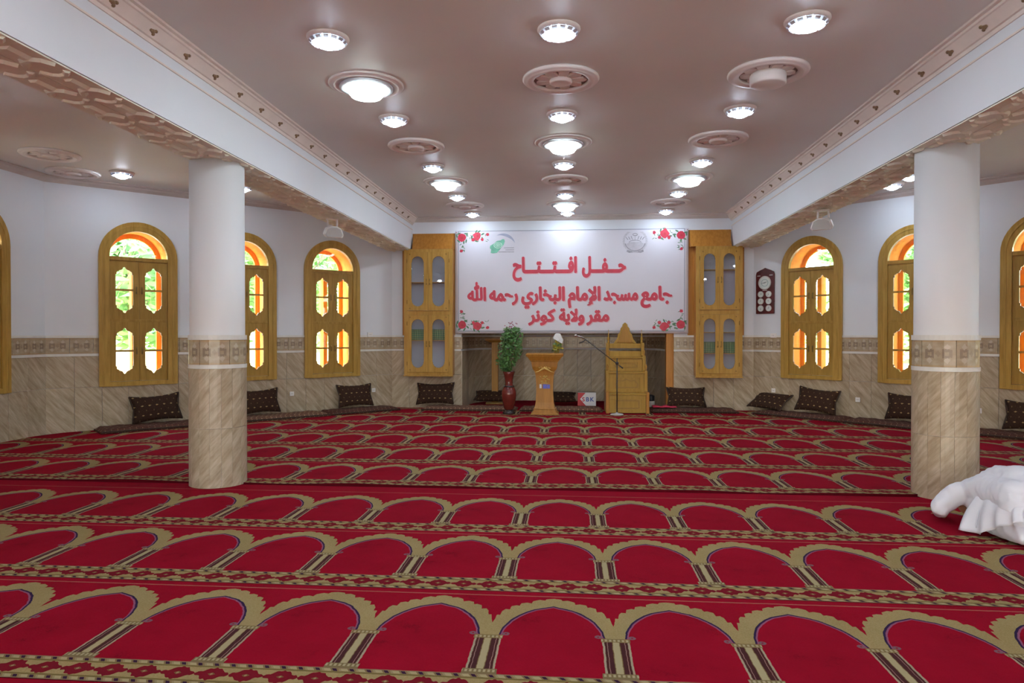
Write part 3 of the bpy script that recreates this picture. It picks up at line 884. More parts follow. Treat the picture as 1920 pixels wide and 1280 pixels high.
# ------------------------------------------------------------------ glazed cabinets on the back wall
def cabinet(xc, w, label, shelves):
    D = .25; y1, y0 = YB-.003, YB-D; z0, z1 = .735, 3.425; h = w/2
    t = thing('glazed_cabinet', label, 'cabinet', (xc, YB, z0))
    def L(mb, name, mat, par=t): return mb.build(name, mat, par)
    zz = z1-z0
    mb = MB(); mb.box(-h, -h+.025, -D+.03, -.003, 0, zz); mb.box(h-.025, h, -D+.03, -.003, 0, zz); mb.box(-h+.025, h-.025, -D+.03, -.003, 0, .03); mb.box(-h+.025, h-.025, -D+.03, -.003, zz-.03, zz)
    L(mb, 'carcass', 'cabinet_side')
    mb = MB(); mb.box(-h+.025, h-.025, -.022, -.003, .03, zz-.03); L(mb, 'back_panel', 'cab_back')
    zm = 1.33
    mb = MB(); mb.box(-h, -h+.075, -D, -D+.03, 0, zz); mb.box(h-.075, h, -D, -D+.03, 0, zz)
    mb.box(-h+.075, h-.075, -D, -D+.03, 0, .06); mb.box(-h+.075, h-.075, -D, -D+.03, zz-.06, zz); mb.box(-h+.075, h-.075, -D, -D+.03, zm-.045, zm+.045)
    bevel(L(mb, 'face_frame', 'cabinet_wood'), .004)
    mb = MB(); mb.box(-h-.01, h+.01, -D-.02, -D+.01, -.03, .0); bevel(L(mb, 'plinth_lip', 'cabinet_wood'), .004)
    for z in shelves:
        mb = MB(); mb.box(-h+.027, h-.027, -D+.05, -.023, z, z+.018); L(mb, 'shelf', 'cabinet_wood')
    dw = (w-.15)/4
    for zb, ztp in ((.06, zm-.045), (zm+.045, zz-.06)):
        H = (ztp-zb)/2
        a, b = .135 if w > 1 else .118, H-.09
        q = [(a, 0), (a, b*.5), (a, b-a*1.05)]+[(a*math.cos(g)*(1 if k % 2 else .93), b-a*1.05+a*1.05*math.sin(g)*(1 if k % 2 else .95)) for k, g in enumerate([PI/2*i/8 for i in range(1, 8)])]+[(0, b)]
        up = q+[(-p[0], p[1]) for p in reversed(q[:-1])]; out = up+[(p[0], -p[1]) for p in reversed(up[1:-1])]
        def tr(p):
            k = max(abs(p[0])/dw, abs(p[1])/H); return (p[0]/k, p[1]/k)
        rect = [tr(p) for p in out]
        for c in ((-1, 1), (1, 1), (1, -1), (-1, -1)):
            i = min(range(len(out)), key=lambda k: (rect[k][0]-c[0]*dw)**2+(rect[k][1]-c[1]*H)**2); rect[i] = (c[0]*dw, c[1]*H)
        for sx in (-1, 1):
            mb = MB(); mb.ring([(p[0]*.995, p[1]*.997) for p in rect], out, -.024, 0)
            d = obj('door', mb.mesh('door', 'cabinet_wood'), t, (sx*dw, -D-.001, (zb+ztp)/2)); bevel(d, .003, 1)
            mb = MB(); mb.box(-a-.015, a+.015, -.010, -.006, -b-.01, b+.01); mb.build('pane', 'cabinet_glass', d)
            mb = MB(); mb.tube([(0, -.024, -.05), (0, -.048, -.045), (0, -.05, 0), (0, -.048, .045), (0, -.024, .05)], .007, 6); mb.ball((0, -.03, -.06), .012, 8, 5)
            mb.build('handle', 'brass', d, (-sx*(dw-.035), 0, 0))
            for k in (-1, 1):
                mb = MB(); mb.prism(arc(0, 0, .016, 0, 2*PI, 9)[:-1], -.028, -.022); mb.build('rosette', 'carved_dark', d, (sx*(dw-.06)*1.0, 0, k*(H-.05)))
            for k in (-.7, .7):
                mb = MB(); mb.tube([(0, -.026, -.04), (0, -.026, .04)], .008, 6); mb.build('hinge', 'carved_dark', d, (sx*(dw+.004), 0, k*H))
    return t
cabL = cabinet(-3.04, 1.055, 'tall honey-wood glazed cabinet left of the white banner', (.73, 1.975))
cabR = cabinet(3.06, .945, 'tall honey-wood glazed cabinet right of the white banner', (.465, .90, 2.20))
# orange wooden boards behind and above the cabinets
def board(x0, x1, z0, zb0, zb1, lab, bx0, bx1):
    t = thing('backing_board', lab, 'board', ((x0+x1)/2, YB, z0)); c = (x0+x1)/2
    mb = MB(); mb.box(bx0-c, bx1-c, -.02, -.001, 3.43-z0, zb1-z0); mb.build('top_panel', 'cabinet_side', t)
    mb = MB(); mb.box(x0-c, x1-c, -.0029, -.0005, 0, 3.43-z0); mb.build('rear_panel', 'cabinet_side', t)
    mb = MB(); sx = 1 if c < 0 else -1
    p = [(-.02, 3.43-z0), (-.24, 3.43-z0), (-.02, zb1-z0)]
    v = [(x-c, a, b) for x in (bx0+.03, bx1-.03) for a, b in p]
    mb.add(v, [(0, 1, 2), (5, 4, 3), (0, 3, 4, 1), (1, 4, 5, 2), (2, 5, 3, 0)]); mb.build('sloping_hood', 'cabinet_side', t)
    return t
board(-3.66, -2.50, HD, 0, 3.79, 'orange wooden board with a sloping hood above the left cabinet', -3.425, -2.50)
board(2.46, 3.62, HD, 0, 3.80, 'orange wooden board with a sloping hood above the right cabinet', 2.46, 3.345)

# green books on the lower shelves
bk = thing('book', '-', 'book', (0, 0, 0))
mb = MB(); mb.box(-.021, .021, 0, .15, 0, .004); mb.box(-.021, .021, 0, .15, .226, .23); mb.box(-.021, .021, -.004, 0, 0, .23); mb.box(-.021, -.018, 0, .15, 0, .23); mb.box(.018, .021, 0, .15, 0, .23); mb.build('cover', 'book_green', bk)
mb = MB(); mb.box(-.0175, .0175, .001, .145, .006, .224); mb.build('pages', 'book_page', bk)
mb = MB()
for z in (.03, .075, .12, .165, .20): mb.box(-.0215, .0215, -.0055, -.004, z, z+.006)
mb.build('gilt_bands', 'book_gold', bk)
first = True
for xc, n, lab, grp in ((-3.04, 17, 'green gilt-banded book in the row inside the left cabinet', 'green books in the left cabinet'), (3.06, 15, 'green gilt-banded book in the row inside the right cabinet', 'green books in the right cabinet')):
    for k in range(n):
        p = (xc+(k-(n-1)/2)*.0485, YB-.19+.008*random.random(), .735+.465+.018)
        if xc < 0: p = (p[0], p[1], .735+.73+.018)
        if first: bk.location = p; bk['label'] = lab; bk['group'] = grp; first = False
        else: dup(bk, p, 0, label=lab, group=grp)

# ------------------------------------------------------------------ the banner
BX0, BX1, BZ0, BZ1, BY = -2.485, 2.465, 1.625, 3.835, YB-.06
ban = thing('banner', 'long white printed banner with red Arabic lettering across the back wall', 'banner', (0, BY, BZ0))
mb = MB(); nx, nz = 60, 26; v = []; f = []
def bsurf(x, z): return 0.006*math.sin(x*2.1+z*1.4)*math.sin((z-BZ0)*1.3)
for j in range(nz+1):
    for i in range(nx+1):
        x = BX0+(BX1-BX0)*i/nx; z = BZ0+(BZ1-BZ0)*j/nz; v.append((x, .010+bsurf(x, z), z-BZ0))
for j in range(nz):
    for i in range(nx): a = j*(nx+1)+i; f.append((a, a+1, a+nx+2, a+nx+1))
mb.add(v, f, True); o = mb.build('cloth', 'banner_cloth', ban); md = o.modifiers.new('thick', 'SOLIDIFY'); md.thickness = .003; md.offset = 0
def bx(px): return -2.479+(px-855)*.011361
def bz(py): return 3.843-(py-433)*.01156-BZ0
def stick(mb, dy=0.0): # follow the cloth surface
    mb.v = [(x, y+bsurf(x, z+BZ0)+dy, z) for x, y, z in mb.v]; return mb
FR = -.0045
mb = MB()
x0, x1, za, zb_ = bx(860.5), bx(1283), bz(434.5), bz(620.5)
for a, b, c, d in ((x0, x1, za-.006, za+.006), (x0, x1, zb_-.008, zb_+.008), (x0-.006, x0+.006, zb_, za), (x1-.006, x1+.006, zb_, za)):
    n = 40 if b-a > 1 else 1; m_ = 20 if d-c > 1 else 1
    for i in range(n):
        for j in range(m_):
            mb.box(a+(b-a)*i/n, a+(b-a)*(i+1)/n, FR+.010, FR+.012, c+(d-c)*j/m_, c+(d-c)*(j+1)/m_)
stick(mb).build('printed_border', 'print_line', ban)

# Arabic lettering from the built-in font, shaped by hand into joined letter forms
AF = {'ا': 'FE8D FE8E', 'إ': 'FE87 FE88', 'ب': 'FE8F FE90 FE91 FE92', 'ة': 'FE93 FE94', 'ت': 'FE95 FE96 FE97 FE98', 'ج': 'FE9D FE9E FE9F FEA0', 'ح': 'FEA1 FEA2 FEA3 FEA4', 'خ': 'FEA5 FEA6 FEA7 FEA8', 'د': 'FEA9 FEAA', 'ر': 'FEAD FEAE', 'س': 'FEB1 FEB2 FEB3 FEB4', 'ع': 'FEC9 FECA FECB FECC', 'ف': 'FED1 FED2 FED3 FED4', 'ق': 'FED5 FED6 FED7 FED8', 'ك': 'FED9 FEDA FEDB FEDC', 'ل': 'FEDD FEDE FEDF FEE0', 'م': 'FEE1 FEE2 FEE3 FEE4', 'ن': 'FEE5 FEE6 FEE7 FEE8', 'ه': 'FEE9 FEEA FEEB FEEC', 'و': 'FEED FEEE', 'ي': 'FEF1 FEF2 FEF3 FEF4', 'لا': 'FEFB FEFC', 'لإ': 'FEF9 FEFA', 'ـ': '0640 0640 0640 0640'}
AF = {k: [chr(int(c, 16)) for c in s.split()] for k, s in AF.items()}
def shape_word(w):
    if w == 'الله': return '\ufdf2'
    g = []; i = 0
    while i < len(w):
        if w[i:i+2] in ('لا', 'لإ'): g.append(w[i:i+2]); i += 2
        else: g.append(w[i]); i += 1
    s = ''
    for k, c in enumerate(g):
        f = AF[c]; pv = k > 0 and len(AF[g[k-1]]) == 4; nx_ = k < len(g)-1 and len(f) == 4
        s += f[3] if pv and nx_ else f[1] if pv else f[2] if nx_ else f[0]
    return s[::-1]
def glyph_mesh(text, offset, res=5):
    """2-D triangulated outline of a word; contours are filled one by one so overlapping strokes stay solid"""
    cu = bpy.data.curves.new('tmp', 'FONT'); cu.body = text; cu.size = 1; cu.resolution_u = res
    o = bpy.data.objects.new('tmp', cu); C.objects.link(o); bpy.context.view_layer.update()
    dg = bpy.context.evaluated_depsgraph_get(); cc = o.evaluated_get(dg).to_curve(dg)
    polys = []
    for sp in cc.splines:
        P = []
        if sp.type == 'BEZIER':
            bp = sp.bezier_points; n = len(bp)
            for i in range(n):
                a, b = bp[i], bp[(i+1) % n]
                for t in range(res):
                    u = t/res; w_ = 1-u
                    q = a.co*w_**3+a.handle_right*3*w_*w_*u+b.handle_left*3*w_*u*u+b.co*u**3; P.append((q.x, q.y))
        else:
            P = [(p.co[0], p.co[1]) for p in sp.points]
        R_ = []
        for p in P:
            if not R_ or (p[0]-R_[-1][0])**2+(p[1]-R_[-1][1])**2 > 1e-7: R_.append(p)
        if len(R_) > 2: polys.append(R_)
    C.objects.unlink(o); bpy.data.objects.remove(o); bpy.data.curves.remove(cu)
    def area(P): return sum(P[i][0]*P[(i+1) % len(P)][1]-P[(i+1) % len(P)][0]*P[i][1] for i in range(len(P)))/2
    def inside(p, P):
        r_ = False
        for i in range(len(P)):
            a, b = P[i], P[i-1]
            if (a[1] > p[1]) != (b[1] > p[1]) and p[0] < (b[0]-a[0])*(p[1]-a[1])/(b[1]-a[1])+a[0]: r_ = not r_
        return r_
    if not polys: return [], []
    main = max(polys, key=lambda P: abs(area(P))); sg = 1 if area(main) > 0 else -1
    solids = [P for P in polys if area(P)*sg > 0]; holes = [P for P in polys if area(P)*sg <= 0]
    V = []; F = []
    for P in solids:
        cur = bpy.data.curves.new('tmp', 'CURVE'); cur.dimensions = '2D'; cur.fill_mode = 'BOTH'; cur.offset = offset
        for Q in [P]+[h for h in holes if inside(h[0], P)]:
            s = cur.splines.new('POLY'); s.points.add(len(Q)-1); s.use_cyclic_u = True
            for k, q in enumerate(Q): s.points[k].co = (q[0], q[1], 0, 1)
        o = bpy.data.objects.new('tmp', cur); C.objects.link(o); bpy.context.view_layer.update()
        dg = bpy.context.evaluated_depsgraph_get(); me = o.evaluated_get(dg).to_mesh()
        b = len(V); V += [(q.co.x, q.co.y) for q in me.vertices]; F += [tuple(b+i for i in p.vertices) for p in me.polygons]
        o.evaluated_get(dg).to_mesh_clear(); C.objects.unlink(o); bpy.data.objects.remove(o); bpy.data.curves.remove(cur)
    return V, F
def word(text, px0, px1, py_top, py_bot, z_ref, off, mat, parent, name, dx=0, dz=0, dy=0, arabic=True):
    V, F = glyph_mesh(shape_word(text) if arabic else text, off)
    xa, xb = min(v[0] for v in V), max(v[0] for v in V); ya, yb = z_ref if z_ref else (min(v[1] for v in V), max(v[1] for v in V))
    X0, X1, Z0, Z1 = bx(px0), bx(px1), bz(py_bot), bz(py_top)
    vs = [(X0+(v[0]-xa)/(xb-xa)*(X1-X0)+dx, FR+.0085+dy, Z0+(v[1]-ya)/(yb-ya)*(Z1-Z0)+dz) for v in V]
    mb = MB(); mb.add(vs, F)
    for k_, (ox, oz) in enumerate(((.012, 0), (-.012, 0), (0, .012), (0, -.012), (.008, .008), (-.008, -.008))): mb.add([(p[0]+ox, p[1]+.00005*(k_+1), p[2]+oz) for p in vs], F)
    stick(mb); o = mb.build(name, mat, parent, fix=False); md = o.modifiers.new('thick', 'SOLIDIFY'); md.thickness = .001; md.offset = 0
    return o
L1, L2, L3 = (-.33, .82), (-.40, .82), (-.30, .80)
WORDS = [('حـــفـــل', 1095, 1175, 480.5, 524.5, L1, .022), ('افـــتـــتـــاح', 964.5, 1084, 480.5, 524.5, L1, .022),
         ('جامع', 1203.5, 1260, 536, 577, L2, .020), ('مسجد', 1135, 1197.5, 536, 577, L2, .020), ('الإمام', 1068.5, 1128, 536, 577, L2, .020), ('البخاري', 981, 1061.5, 536, 577, L2, .020), ('رحمه', 920, 973, 536, 577, L2, .020), ('الله', 878.5, 912.5, 530, 564, None, .012),
         ('مقر', 1103, 1144, 578, 611, L3, .020), ('ولاية', 1052, 1098, 578, 611, L3, .020), ('كونر', 994, 1044, 578, 611, L3, .020)]
for t_, a, b, c, d, zr, of in WORDS:
    word(t_, a, b, c, d, zr, of, 'print_shadow', ban, 'lettering_shadow', .018, -.016, .0022)
    word(t_, a, b, c, d, zr, of, 'print_red', ban, 'lettering')
# printed roses in the four corners
def blob(mb, px, py, r, n=12, wob=.18, seed=0, y=.008):
    rr = random.Random(seed); X, Z = bx(px), bz(py)
    mb.prism([(X+r*(1+rr.uniform(-wob, wob))*math.cos(2*PI*k/n), Z+r*(1+rr.uniform(-wob, wob))*math.sin(2*PI*k/n)) for k in range(n)], FR+y-.0005, FR+y)
def leafp(mb, px, py, a, L, W, y=.0088):
    X, Z = bx(px), bz(py); c, s = math.cos(a), math.sin(a)
    mb.prism([(X+c*u*L-s*w_*W, Z+s*u*L+c*w_*W) for u, w_ in ((-1, 0), (-.3, -.8), (.4, -.7), (1, 0), (.4, .7), (-.3, .8))], FR+y-.0005, FR+y)
for ci, (fx, fy) in enumerate(((0, 0), (1, 0), (0, 1), (1, 1))):
    def P(px, py):      # laid out for the top left corner, mirrored into the others
        return (px if not fx else 2143.5-px, py if not fy else 1055-py)
    lm = MB(); rr = random.Random(ci)
    for cx_, cy_ in ((868, 446), (897, 444)):
        for k in range(7):
            a = 2*PI*k/7+rr.random(); q = P(cx_+11*math.cos(a), cy_+9*math.sin(a)); leafp(lm, q[0], q[1], rr.random()*6, .05, .022)
    for k in range(14):
        q = P(rr.uniform(874, 918), rr.uniform(438, 454)); leafp(lm, q[0], q[1], rr.random()*6, .032, .008)
    for k in range(9):
        q = P(rr.uniform(863, 872), rr.uniform(456, 472)); leafp(lm, q[0], q[1], rr.random()*6, .035, .009)
    stick(lm).build('printed_leaves', 'print_leaf', ban)['kind'] = 'stuff'
    for fx_, fy_, r_, n_, w_, hr_ in ((867, 446, .090, 11, .10, .030), (897, 443, .095, 9, .28, .026), (889, 450, .040, 8, .2, 0), (906, 450, .036, 8, .2, 0), (916, 441, .034, 8, .2, 0), (866, 471, .034, 8, .2, 0)):
        q = P(fx_, fy_); rm = MB(); blob(rm, q[0], q[1], r_, n_, w_, ci*7+int(fx_)); ro = stick(rm).build('printed_rose', 'print_red', ban)
        if hr_:
            pm = MB(); blob(pm, q[0]+.5, q[1]+.5, hr_, 8, .3, ci, .0075); stick(pm).build('rose_heart', 'carton_red', ro)
# left logo: blue-grey arc, green map-like shape, mint ring and three lines of print
mb = MB(); X, Z = bx(946), bz(461)
mb.ring([(X+.255*math.cos(a), Z+.25*math.sin(a)) for a in [PI*.05+PI*.85*k/24 for k in range(25)]], [(X+(.255-.06*math.sin(PI*min(1, k/18)))*math.cos(a), Z+(.25-.06*math.sin(PI*min(1, k/18)))*math.sin(a)) for k, a in enumerate([PI*.05+PI*.85*k/24 for k in range(25)])], FR+.0080, FR+.0085, closed=False)
stick(mb).build('logo_arc', 'print_slate', ban)
mb = MB(); pts = [(921, 462), (928, 458), (934, 453), (941, 452), (945, 449.5), (948, 450), (949, 454), (947, 460), (942, 466), (938, 471), (934, 475), (926, 476), (922, 475), (923, 469), (920.5, 466)]
mb.prism([(bx(a), bz(b)) for a, b in pts], FR+.0070, FR+.0075); stick(mb).build('logo_map', 'print_green', ban)
mb = MB(); c0 = (bx(936), bz(461))
for r1, r2 in ((.085, .070), (.05, .037), (.02, .004)):
    mb.ring([(c0[0]+r1*1.1*math.cos(2*PI*k/16), c0[1]+r1*.8*math.sin(2*PI*k/16)) for k in range(16)], [(c0[0]+r2*1.1*math.cos(2*PI*k/16), c0[1]+r2*.8*math.sin(2*PI*k/16)) for k in range(16)], FR+.0062, FR+.0066)
stick(mb).build('logo_ring', 'print_mint', ban)
mb = MB()
for (a, b, py) in ((947, 966.5, 466), (950, 966.5, 469.8), (937, 966.5, 473.5)): mb.box(bx(a), bx(b), FR+.0080, FR+.0085, bz(py)-.007, bz(py)+.007)
stick(mb).build('logo_print_lines', 'print_grey', ban)
# right emblem: grey wreath round a domed building, fan and ribbon
mb = MB(); ex, ez = bx(1192.5), bz(456)
def er(a, r, k=1.0): return (ex+r*1.05*math.cos(a), ez+r*k*math.sin(a))
for s in (-1, 1):       # wheat leaves of the wreath
    for k in range(11):
        a = -PI/2+s*(.35+k*.215); p = er(a, .225); dr_ = a+s*PI/2+s*.5
        X, Z = p; c, sn = math.cos(dr_), math.sin(dr_); Ln, Wn = .055, .020
        mb.prism([(X+c*u*Ln-sn*w_*Wn, Z+sn*u*Ln+c*w_*Wn) for u, w_ in ((-1, 0), (-.2, -.9), (1, 0), (-.2, .9))], FR+.0080, FR+.0085)
stick(mb).build('emblem_wreath', 'print_light_grey', ban)
mb = MB()
mb.ring([er(-PI*.92+PI*.84*k/20, .215) for k in range(21)], [er(-PI*.92+PI*.84*k/20, .195) for k in range(21)], FR+.0068, FR+.0072, closed=False)
mb.ring([(ex+.13*math.cos(PI*k/14), ez-.03+.055*math.sin(PI*k/14)) for k in range(15)], [(ex+.12*math.cos(PI*k/14), ez-.03+.04*math.sin(PI*k/14)) for k in range(15)], FR+.0068, FR+.0072, closed=False)
mb.ring([(ex+.055*math.cos(PI*2*k/14), ez+.135+.032*math.sin(2*PI*k/14)) for k in range(14)], [(ex+.042*math.cos(PI*2*k/14), ez+.137+.016*math.sin(2*PI*k/14)) for k in range(14)], FR+.0068, FR+.0072)
for s in (-1, 1):
    for k in range(3): mb.prism([(ex+s*(.05+.045*k), ez+.03), (ex+s*(.06+.05*k), ez+.028), (ex+s*(.09+.055*k), ez+.10-.01*k), (ex+s*(.075+.055*k), ez+.105-.01*k)], FR+.0068, FR+.0072)
    mb.prism([(ex+s*.05, ez-.215), (ex+s*.17, ez-.185), (ex+s*.18, ez-.225), (ex+s*.12, ez-.25), (ex+s*.06, ez-.24)], FR+.0068, FR+.0072)
mb.box(ex-.004, ex+.004, FR+.0068, FR+.0072, ez+.02, ez+.10); mb.box(ex-.05, ex+.05, FR+.0068, FR+.0072, ez-.235, ez-.222)
stick(mb).build('emblem_lines', 'print_grey', ban)
mb = MB(); mb.prism([er(-PI*.9+PI*.8*k/14, .19) for k in range(15)]+[(ex+.1, ez-.02), (ex-.1, ez-.02)], FR+.0078, FR+.0082)
stick(mb).build('emblem_shield', 'print_light_grey', ban)
# cord eyelets at the banner's upper corners
for x in (BX0+.03, BX1-.03):
    mb = MB(); mb.tube([(x, .004, BZ1-BZ0-.04), (x+.03*(1 if x > 0 else -1), .02, BZ1-BZ0-.01)], .006, 6); mb.build('tie', 'cabinet_side', ban)

# ------------------------------------------------------------------ mattresses and cushions along the walls
def uvset(me, fn):
    uv = me.uv_layers.new(name='UVMap')
    for l in me.loops:
        c = me.vertices[l.vertex_index].co; uv.data[l.index].uv = fn(c)
def mattress(L, mat, pt, rz, label, D=.62, H=.085):
    """lies with its back edge on the wall line: local x along the wall, -y into the room"""
    t = thing('floor_mattress', label, 'mattress', pt, rz, 'floor mattresses along the walls')
    mb = MB(); nx, ny = 26, 8; v = []; f = []
    for j in range(ny+1):
        for i in range(nx+1):
            a, b = 2*i/nx-1, 2*j/ny-1
            e = max(0, 1-abs(a)**14)**.3*max(0, 1-abs(b)**8)**.4
            v.append((a*L/2, -D/2-.03+b*D/2, .016+(H-.016)*(.30+.70*e)+.006*math.sin(i*1.7)*math.sin(j*1.1)*e))
    for j in range(ny):
        for i in range(nx): p = j*(nx+1)+i; f.append((p, p+1, p+nx+2, p+nx+1))
    n0 = len(v); ring = list(range(nx+1))+[j*(nx+1)+nx for j in range(1, ny+1)]+[ny*(nx+1)+i for i in range(nx-1, -1, -1)]+[j*(nx+1) for j in range(ny-1, 0, -1)]
    v += [(v[r][0]*.995, v[r][1], .0135) for r in ring]
    for k in range(len(ring)): k2 = (k+1) % len(ring); f.append((ring[k2], ring[k], n0+k, n0+k2))
    f.append(tuple(n0+k for k in range(len(ring))))
    mb.add(v, f, True); me = mb.mesh('cover', mat)
    uvset(me, lambda c: (c.x/2.0, (c.y-c.z)/.62)); obj('cover', me, t)
    mb = MB(); zt = .045; pts = [(-L/2+.02, -D-.034, zt), (L/2-.02, -D-.034, zt)]; mb.tube([pts[0], ((pts[0][0]+pts[1][0])/2, pts[0][1]-.003, zt), pts[1]], .012, 6); mb.build('piping', 'cushion_back', t)
    return t
LB = (-XB+CX, YB); RB = (XB+CX, YB)
def onl(s, off=0): return (LB[0]-s*S2+off*S2, LB[1]-s*S2-off*S2, 0)
def onr(s, off=0): return (RB[0]+s*S2-off*S2, RB[1]-s*S2-off*S2, 0)
mattress(1.95, 'mattress_cloth', onl(4.70, .02), PI/4, 'dark patterned floor mattress ending left of the left column')
mattress(1.95, 'mattress_pale', onl(2.73, .02), PI/4, 'patterned floor mattress under the wall just right of the left column')
mattress(1.55, 'mattress_cloth', onl(.96, .02), PI/4, 'dark patterned floor mattress in the left corner under the slanting wall')
mattress(2.0, 'mattress_pale', (-2.12, YB-.02, 0), 0, 'patterned floor mattress below the left cabinet behind the vase')
mattress(1.72, 'mattress_pale', (-.20, YB-.02, 0), 0, 'patterned floor mattress behind the lectern in front of the niche')
mattress(1.75, 'mattress_cloth', (2.50, YB-.02, 0), 0, 'dark patterned floor mattress right of the pulpit below the right cabinet')
mattress(1.75, 'mattress_cloth', onr(1.25, .02), -PI/4, 'dark patterned floor mattress below the first right window')
mattress(1.80, 'mattress_cloth', onr(3.05, .02), -PI/4, 'dark patterned floor mattress partly behind the right column')
mattress(1.85, 'mattress_cloth', onr(4.93, .02), -PI/4, 'dark patterned floor mattress at the right edge behind the column')

def cushion_mesh(W=.40, Hh=.245, T=.085):
    mb = MB(); n = 14; vs = []; f = []
    for side in (-1, 1):
        for j in range(n+1):
            for i in range(n+1):
                a, b = 2*i/n-1, 2*j/n-1
                x = a*W*(1-.13*(1-b*b)); z = b*Hh*(1-.17*(1-a*a)); t = T*(max(0, (1-a**2)*(1-b**2)))**.42+.004
                vs.append((x, side*t, z+Hh))
    m = (n+1)**2
    for s in (0, 1):
        for j in range(n):
            for i in range(n):
                p = s*m+j*(n+1)+i; q = (p, p+1, p+n+2, p+n+1); f.append(q if s == 0 else q[::-1])
    ring = list(range(n+1))+[j*(n+1)+n for j in range(1, n+1)]+[n*(n+1)+i for i in range(n-1, -1, -1)]+[j*(n+1) for j in range(n-1, 0, -1)]
    for k in range(len(ring)): a, b = ring[k], ring[(k+1) % len(ring)]; f.append((b, a, a+m, b+m))
    mb.add(vs, f, True); me = mb.mesh('cover', 'cushion_cloth')
    uvset(me, lambda c: (c.x/(2*W)+.5, c.z/(2*Hh))); return me
CUSH = cushion_mesh()
def fringe():
    mb = MB()
    for sx in (-1, 1):
        mb.tube([(sx*.395, 0, .012), (sx*.352, -.004, .245), (sx*.395, 0, .478)], .011, 6)
    return mb.mesh('edge_cord', 'cushion_back')
FRI = fringe()
def cushion(pt, rz, lean, label, roll=0, z=.088, sc_=1.0, yaw=0):
    t = bpy.data.objects.new('floor_cushion', None); C.objects.link(t); t.empty_display_size = .1
    t.location = (pt[0], pt[1], z)
    t.rotation_euler = (Matrix.Rotation(rz+yaw, 3, 'Z') @ Matrix.Rotation(-lean, 3, 'X') @ Matrix.Rotation(roll, 3, 'Y')).to_euler()
    t.scale = (sc_,)*3
    tag(t, label, 'cushion', 'dark embroidered cushions along the walls')
    obj('cover', CUSH, t); obj('edge_cord', FRI, t); return t
cushion(onl(4.74, .24), PI/4, .30, 'dark embroidered cushion left of the left column, leaning on the wall', -.06, .10)
cushion(onl(2.98, .24), PI/4, .28, 'dark embroidered cushion partly hidden by the right side of the left column', -.03, .10)
cushion(onl(.98, .24), PI/4, .26, 'upright dark embroidered cushion below the third left window', 0, .10)
cushion((-2.90, YB-.26), 0, .38, 'dark embroidered cushion below the left cabinet', -.02, .10, 1.02)
cushion((-1.78, YB+.55), 0, 1.20, 'dark cushion lying flat in the niche behind the vase', 0, .12)
cushion((-.28, YB+.50), 0, 1.25, 'dark cushion lying flat in the niche behind the lectern', 0, .12)
cushion((2.40, YB-.30), 0, .62, 'dark embroidered cushion slumped below the right cabinet', .02, .10, 1.0)
cushion(onr(.42, .36), -PI/4, .95, 'dark embroidered cushion sagging in the right corner', .04, .11, 1.02, -.12)
cushion(onr(1.43, .26), -PI/4, .34, 'upright dark embroidered cushion below the first right window', .07, .10, 1.02)
cushion(onr(3.10, .24), -PI/4, .30, 'dark embroidered cushion almost hidden behind the right column', 0, .10)
cushion(onr(4.86, .24), -PI/4, .30, 'dark embroidered cushion cut by the right edge of the picture', 0, .10)

# ------------------------------------------------------------------ lectern with flowers and paper
lec = thing('lectern', 'flared wooden lectern with a wide cornice top standing before the niche', 'lectern', (-.515, 13.93, .012))
def frust(mb, w0, d0, z0, w1, d1, z1):
    v = [(-w0, -d0, z0), (w0, -d0, z0), (w0, d0, z0), (-w0, d0, z0), (-w1, -d1, z1), (w1, -d1, z1), (w1, d1, z1), (-w1, d1, z1)]
    return mb.add(v, [(3, 2, 1, 0), (4, 5, 6, 7), (0, 1, 5, 4), (1, 2, 6, 5), (2, 3, 7, 6), (3, 0, 4, 7)])
mb = MB(); frust(mb, .28, .22, 0, .265, .21, .035); frust(mb, .245, .195, .035, .215, .175, .10); frust(mb, .225, .185, .10, .222, .182, .118)
bevel(mb.build('base', 'podium_wood', lec), .004)
mb = MB(); prof = [(.118, .205, .165), (.24, .178, .15), (.45, .166, .145), (.62, .168, .145), (.78, .182, .15), (.86, .20, .158), (.90, .235, .17), (.95, .25, .18), (1.05, .262, .185)]
for a, b in zip(prof[:-1], prof[1:]): frust(mb, a[1], a[2], a[0], b[1], b[2], b[0])
mb.build('shaft', 'podium_wood', lec)
mb = MB(); frust(mb, .275, .195, 1.05, .285, .20, 1.075); frust(mb, .29, .205, 1.075, .345, .235, 1.15); frust(mb, .36, .245, 1.15, .375, .255, 1.19); frust(mb, .375, .255, 1.19, .36, .245, 1.215)
bevel(mb.build('cornice_top', 'podium_wood', lec), .004)
mb = MB(); q = [(-.185, .84), (-.13, .845), (-.06, .88), (0, .905), (.06, .88), (.13, .845), (.185, .84)]
mb.ring(q, [(p[0]*.97, p[1]+.05-.25*abs(p[0])) for p in q], -.183, -.150, closed=False)
for k in range(7): mb.ball((-.105+.035*k, -.176, .93+.012*math.sin(k*1.9)), (.018, .012, .014), 7, 5)
mb.build('carved_arch', 'carved_gold', lec)
mb = MB(); rr = random.Random(3)
for k in range(22): mb.ball((rr.uniform(-.09, .09), -.150, .70+rr.uniform(-.075, .075)), (.018, .012, .012), 6, 4)
mb.box(-.07, .07, -.153, -.14, .615, .632)
mb.build('carved_panel', 'carved_gold', lec)
mb = MB(); mb.box(-.10, -.06, -.1485, -.144, .52, .60); mb.build('sticker', 'paper', lec)
mb = MB(); mb.box(-.035, .045, -.1485, -.144, .515, .60); mb.build('sticker', 'sticker_blue', lec)
mb = MB(); mb.box(.050, .105, -.1485, -.144, .515, .595); mb.build('sticker', 'sticker_blue', lec)
fl_ = thing('flower_posy', 'small yellow-green artificial posy on the right end of the lectern', 'flowers', (-.28, 13.95, 1.229))
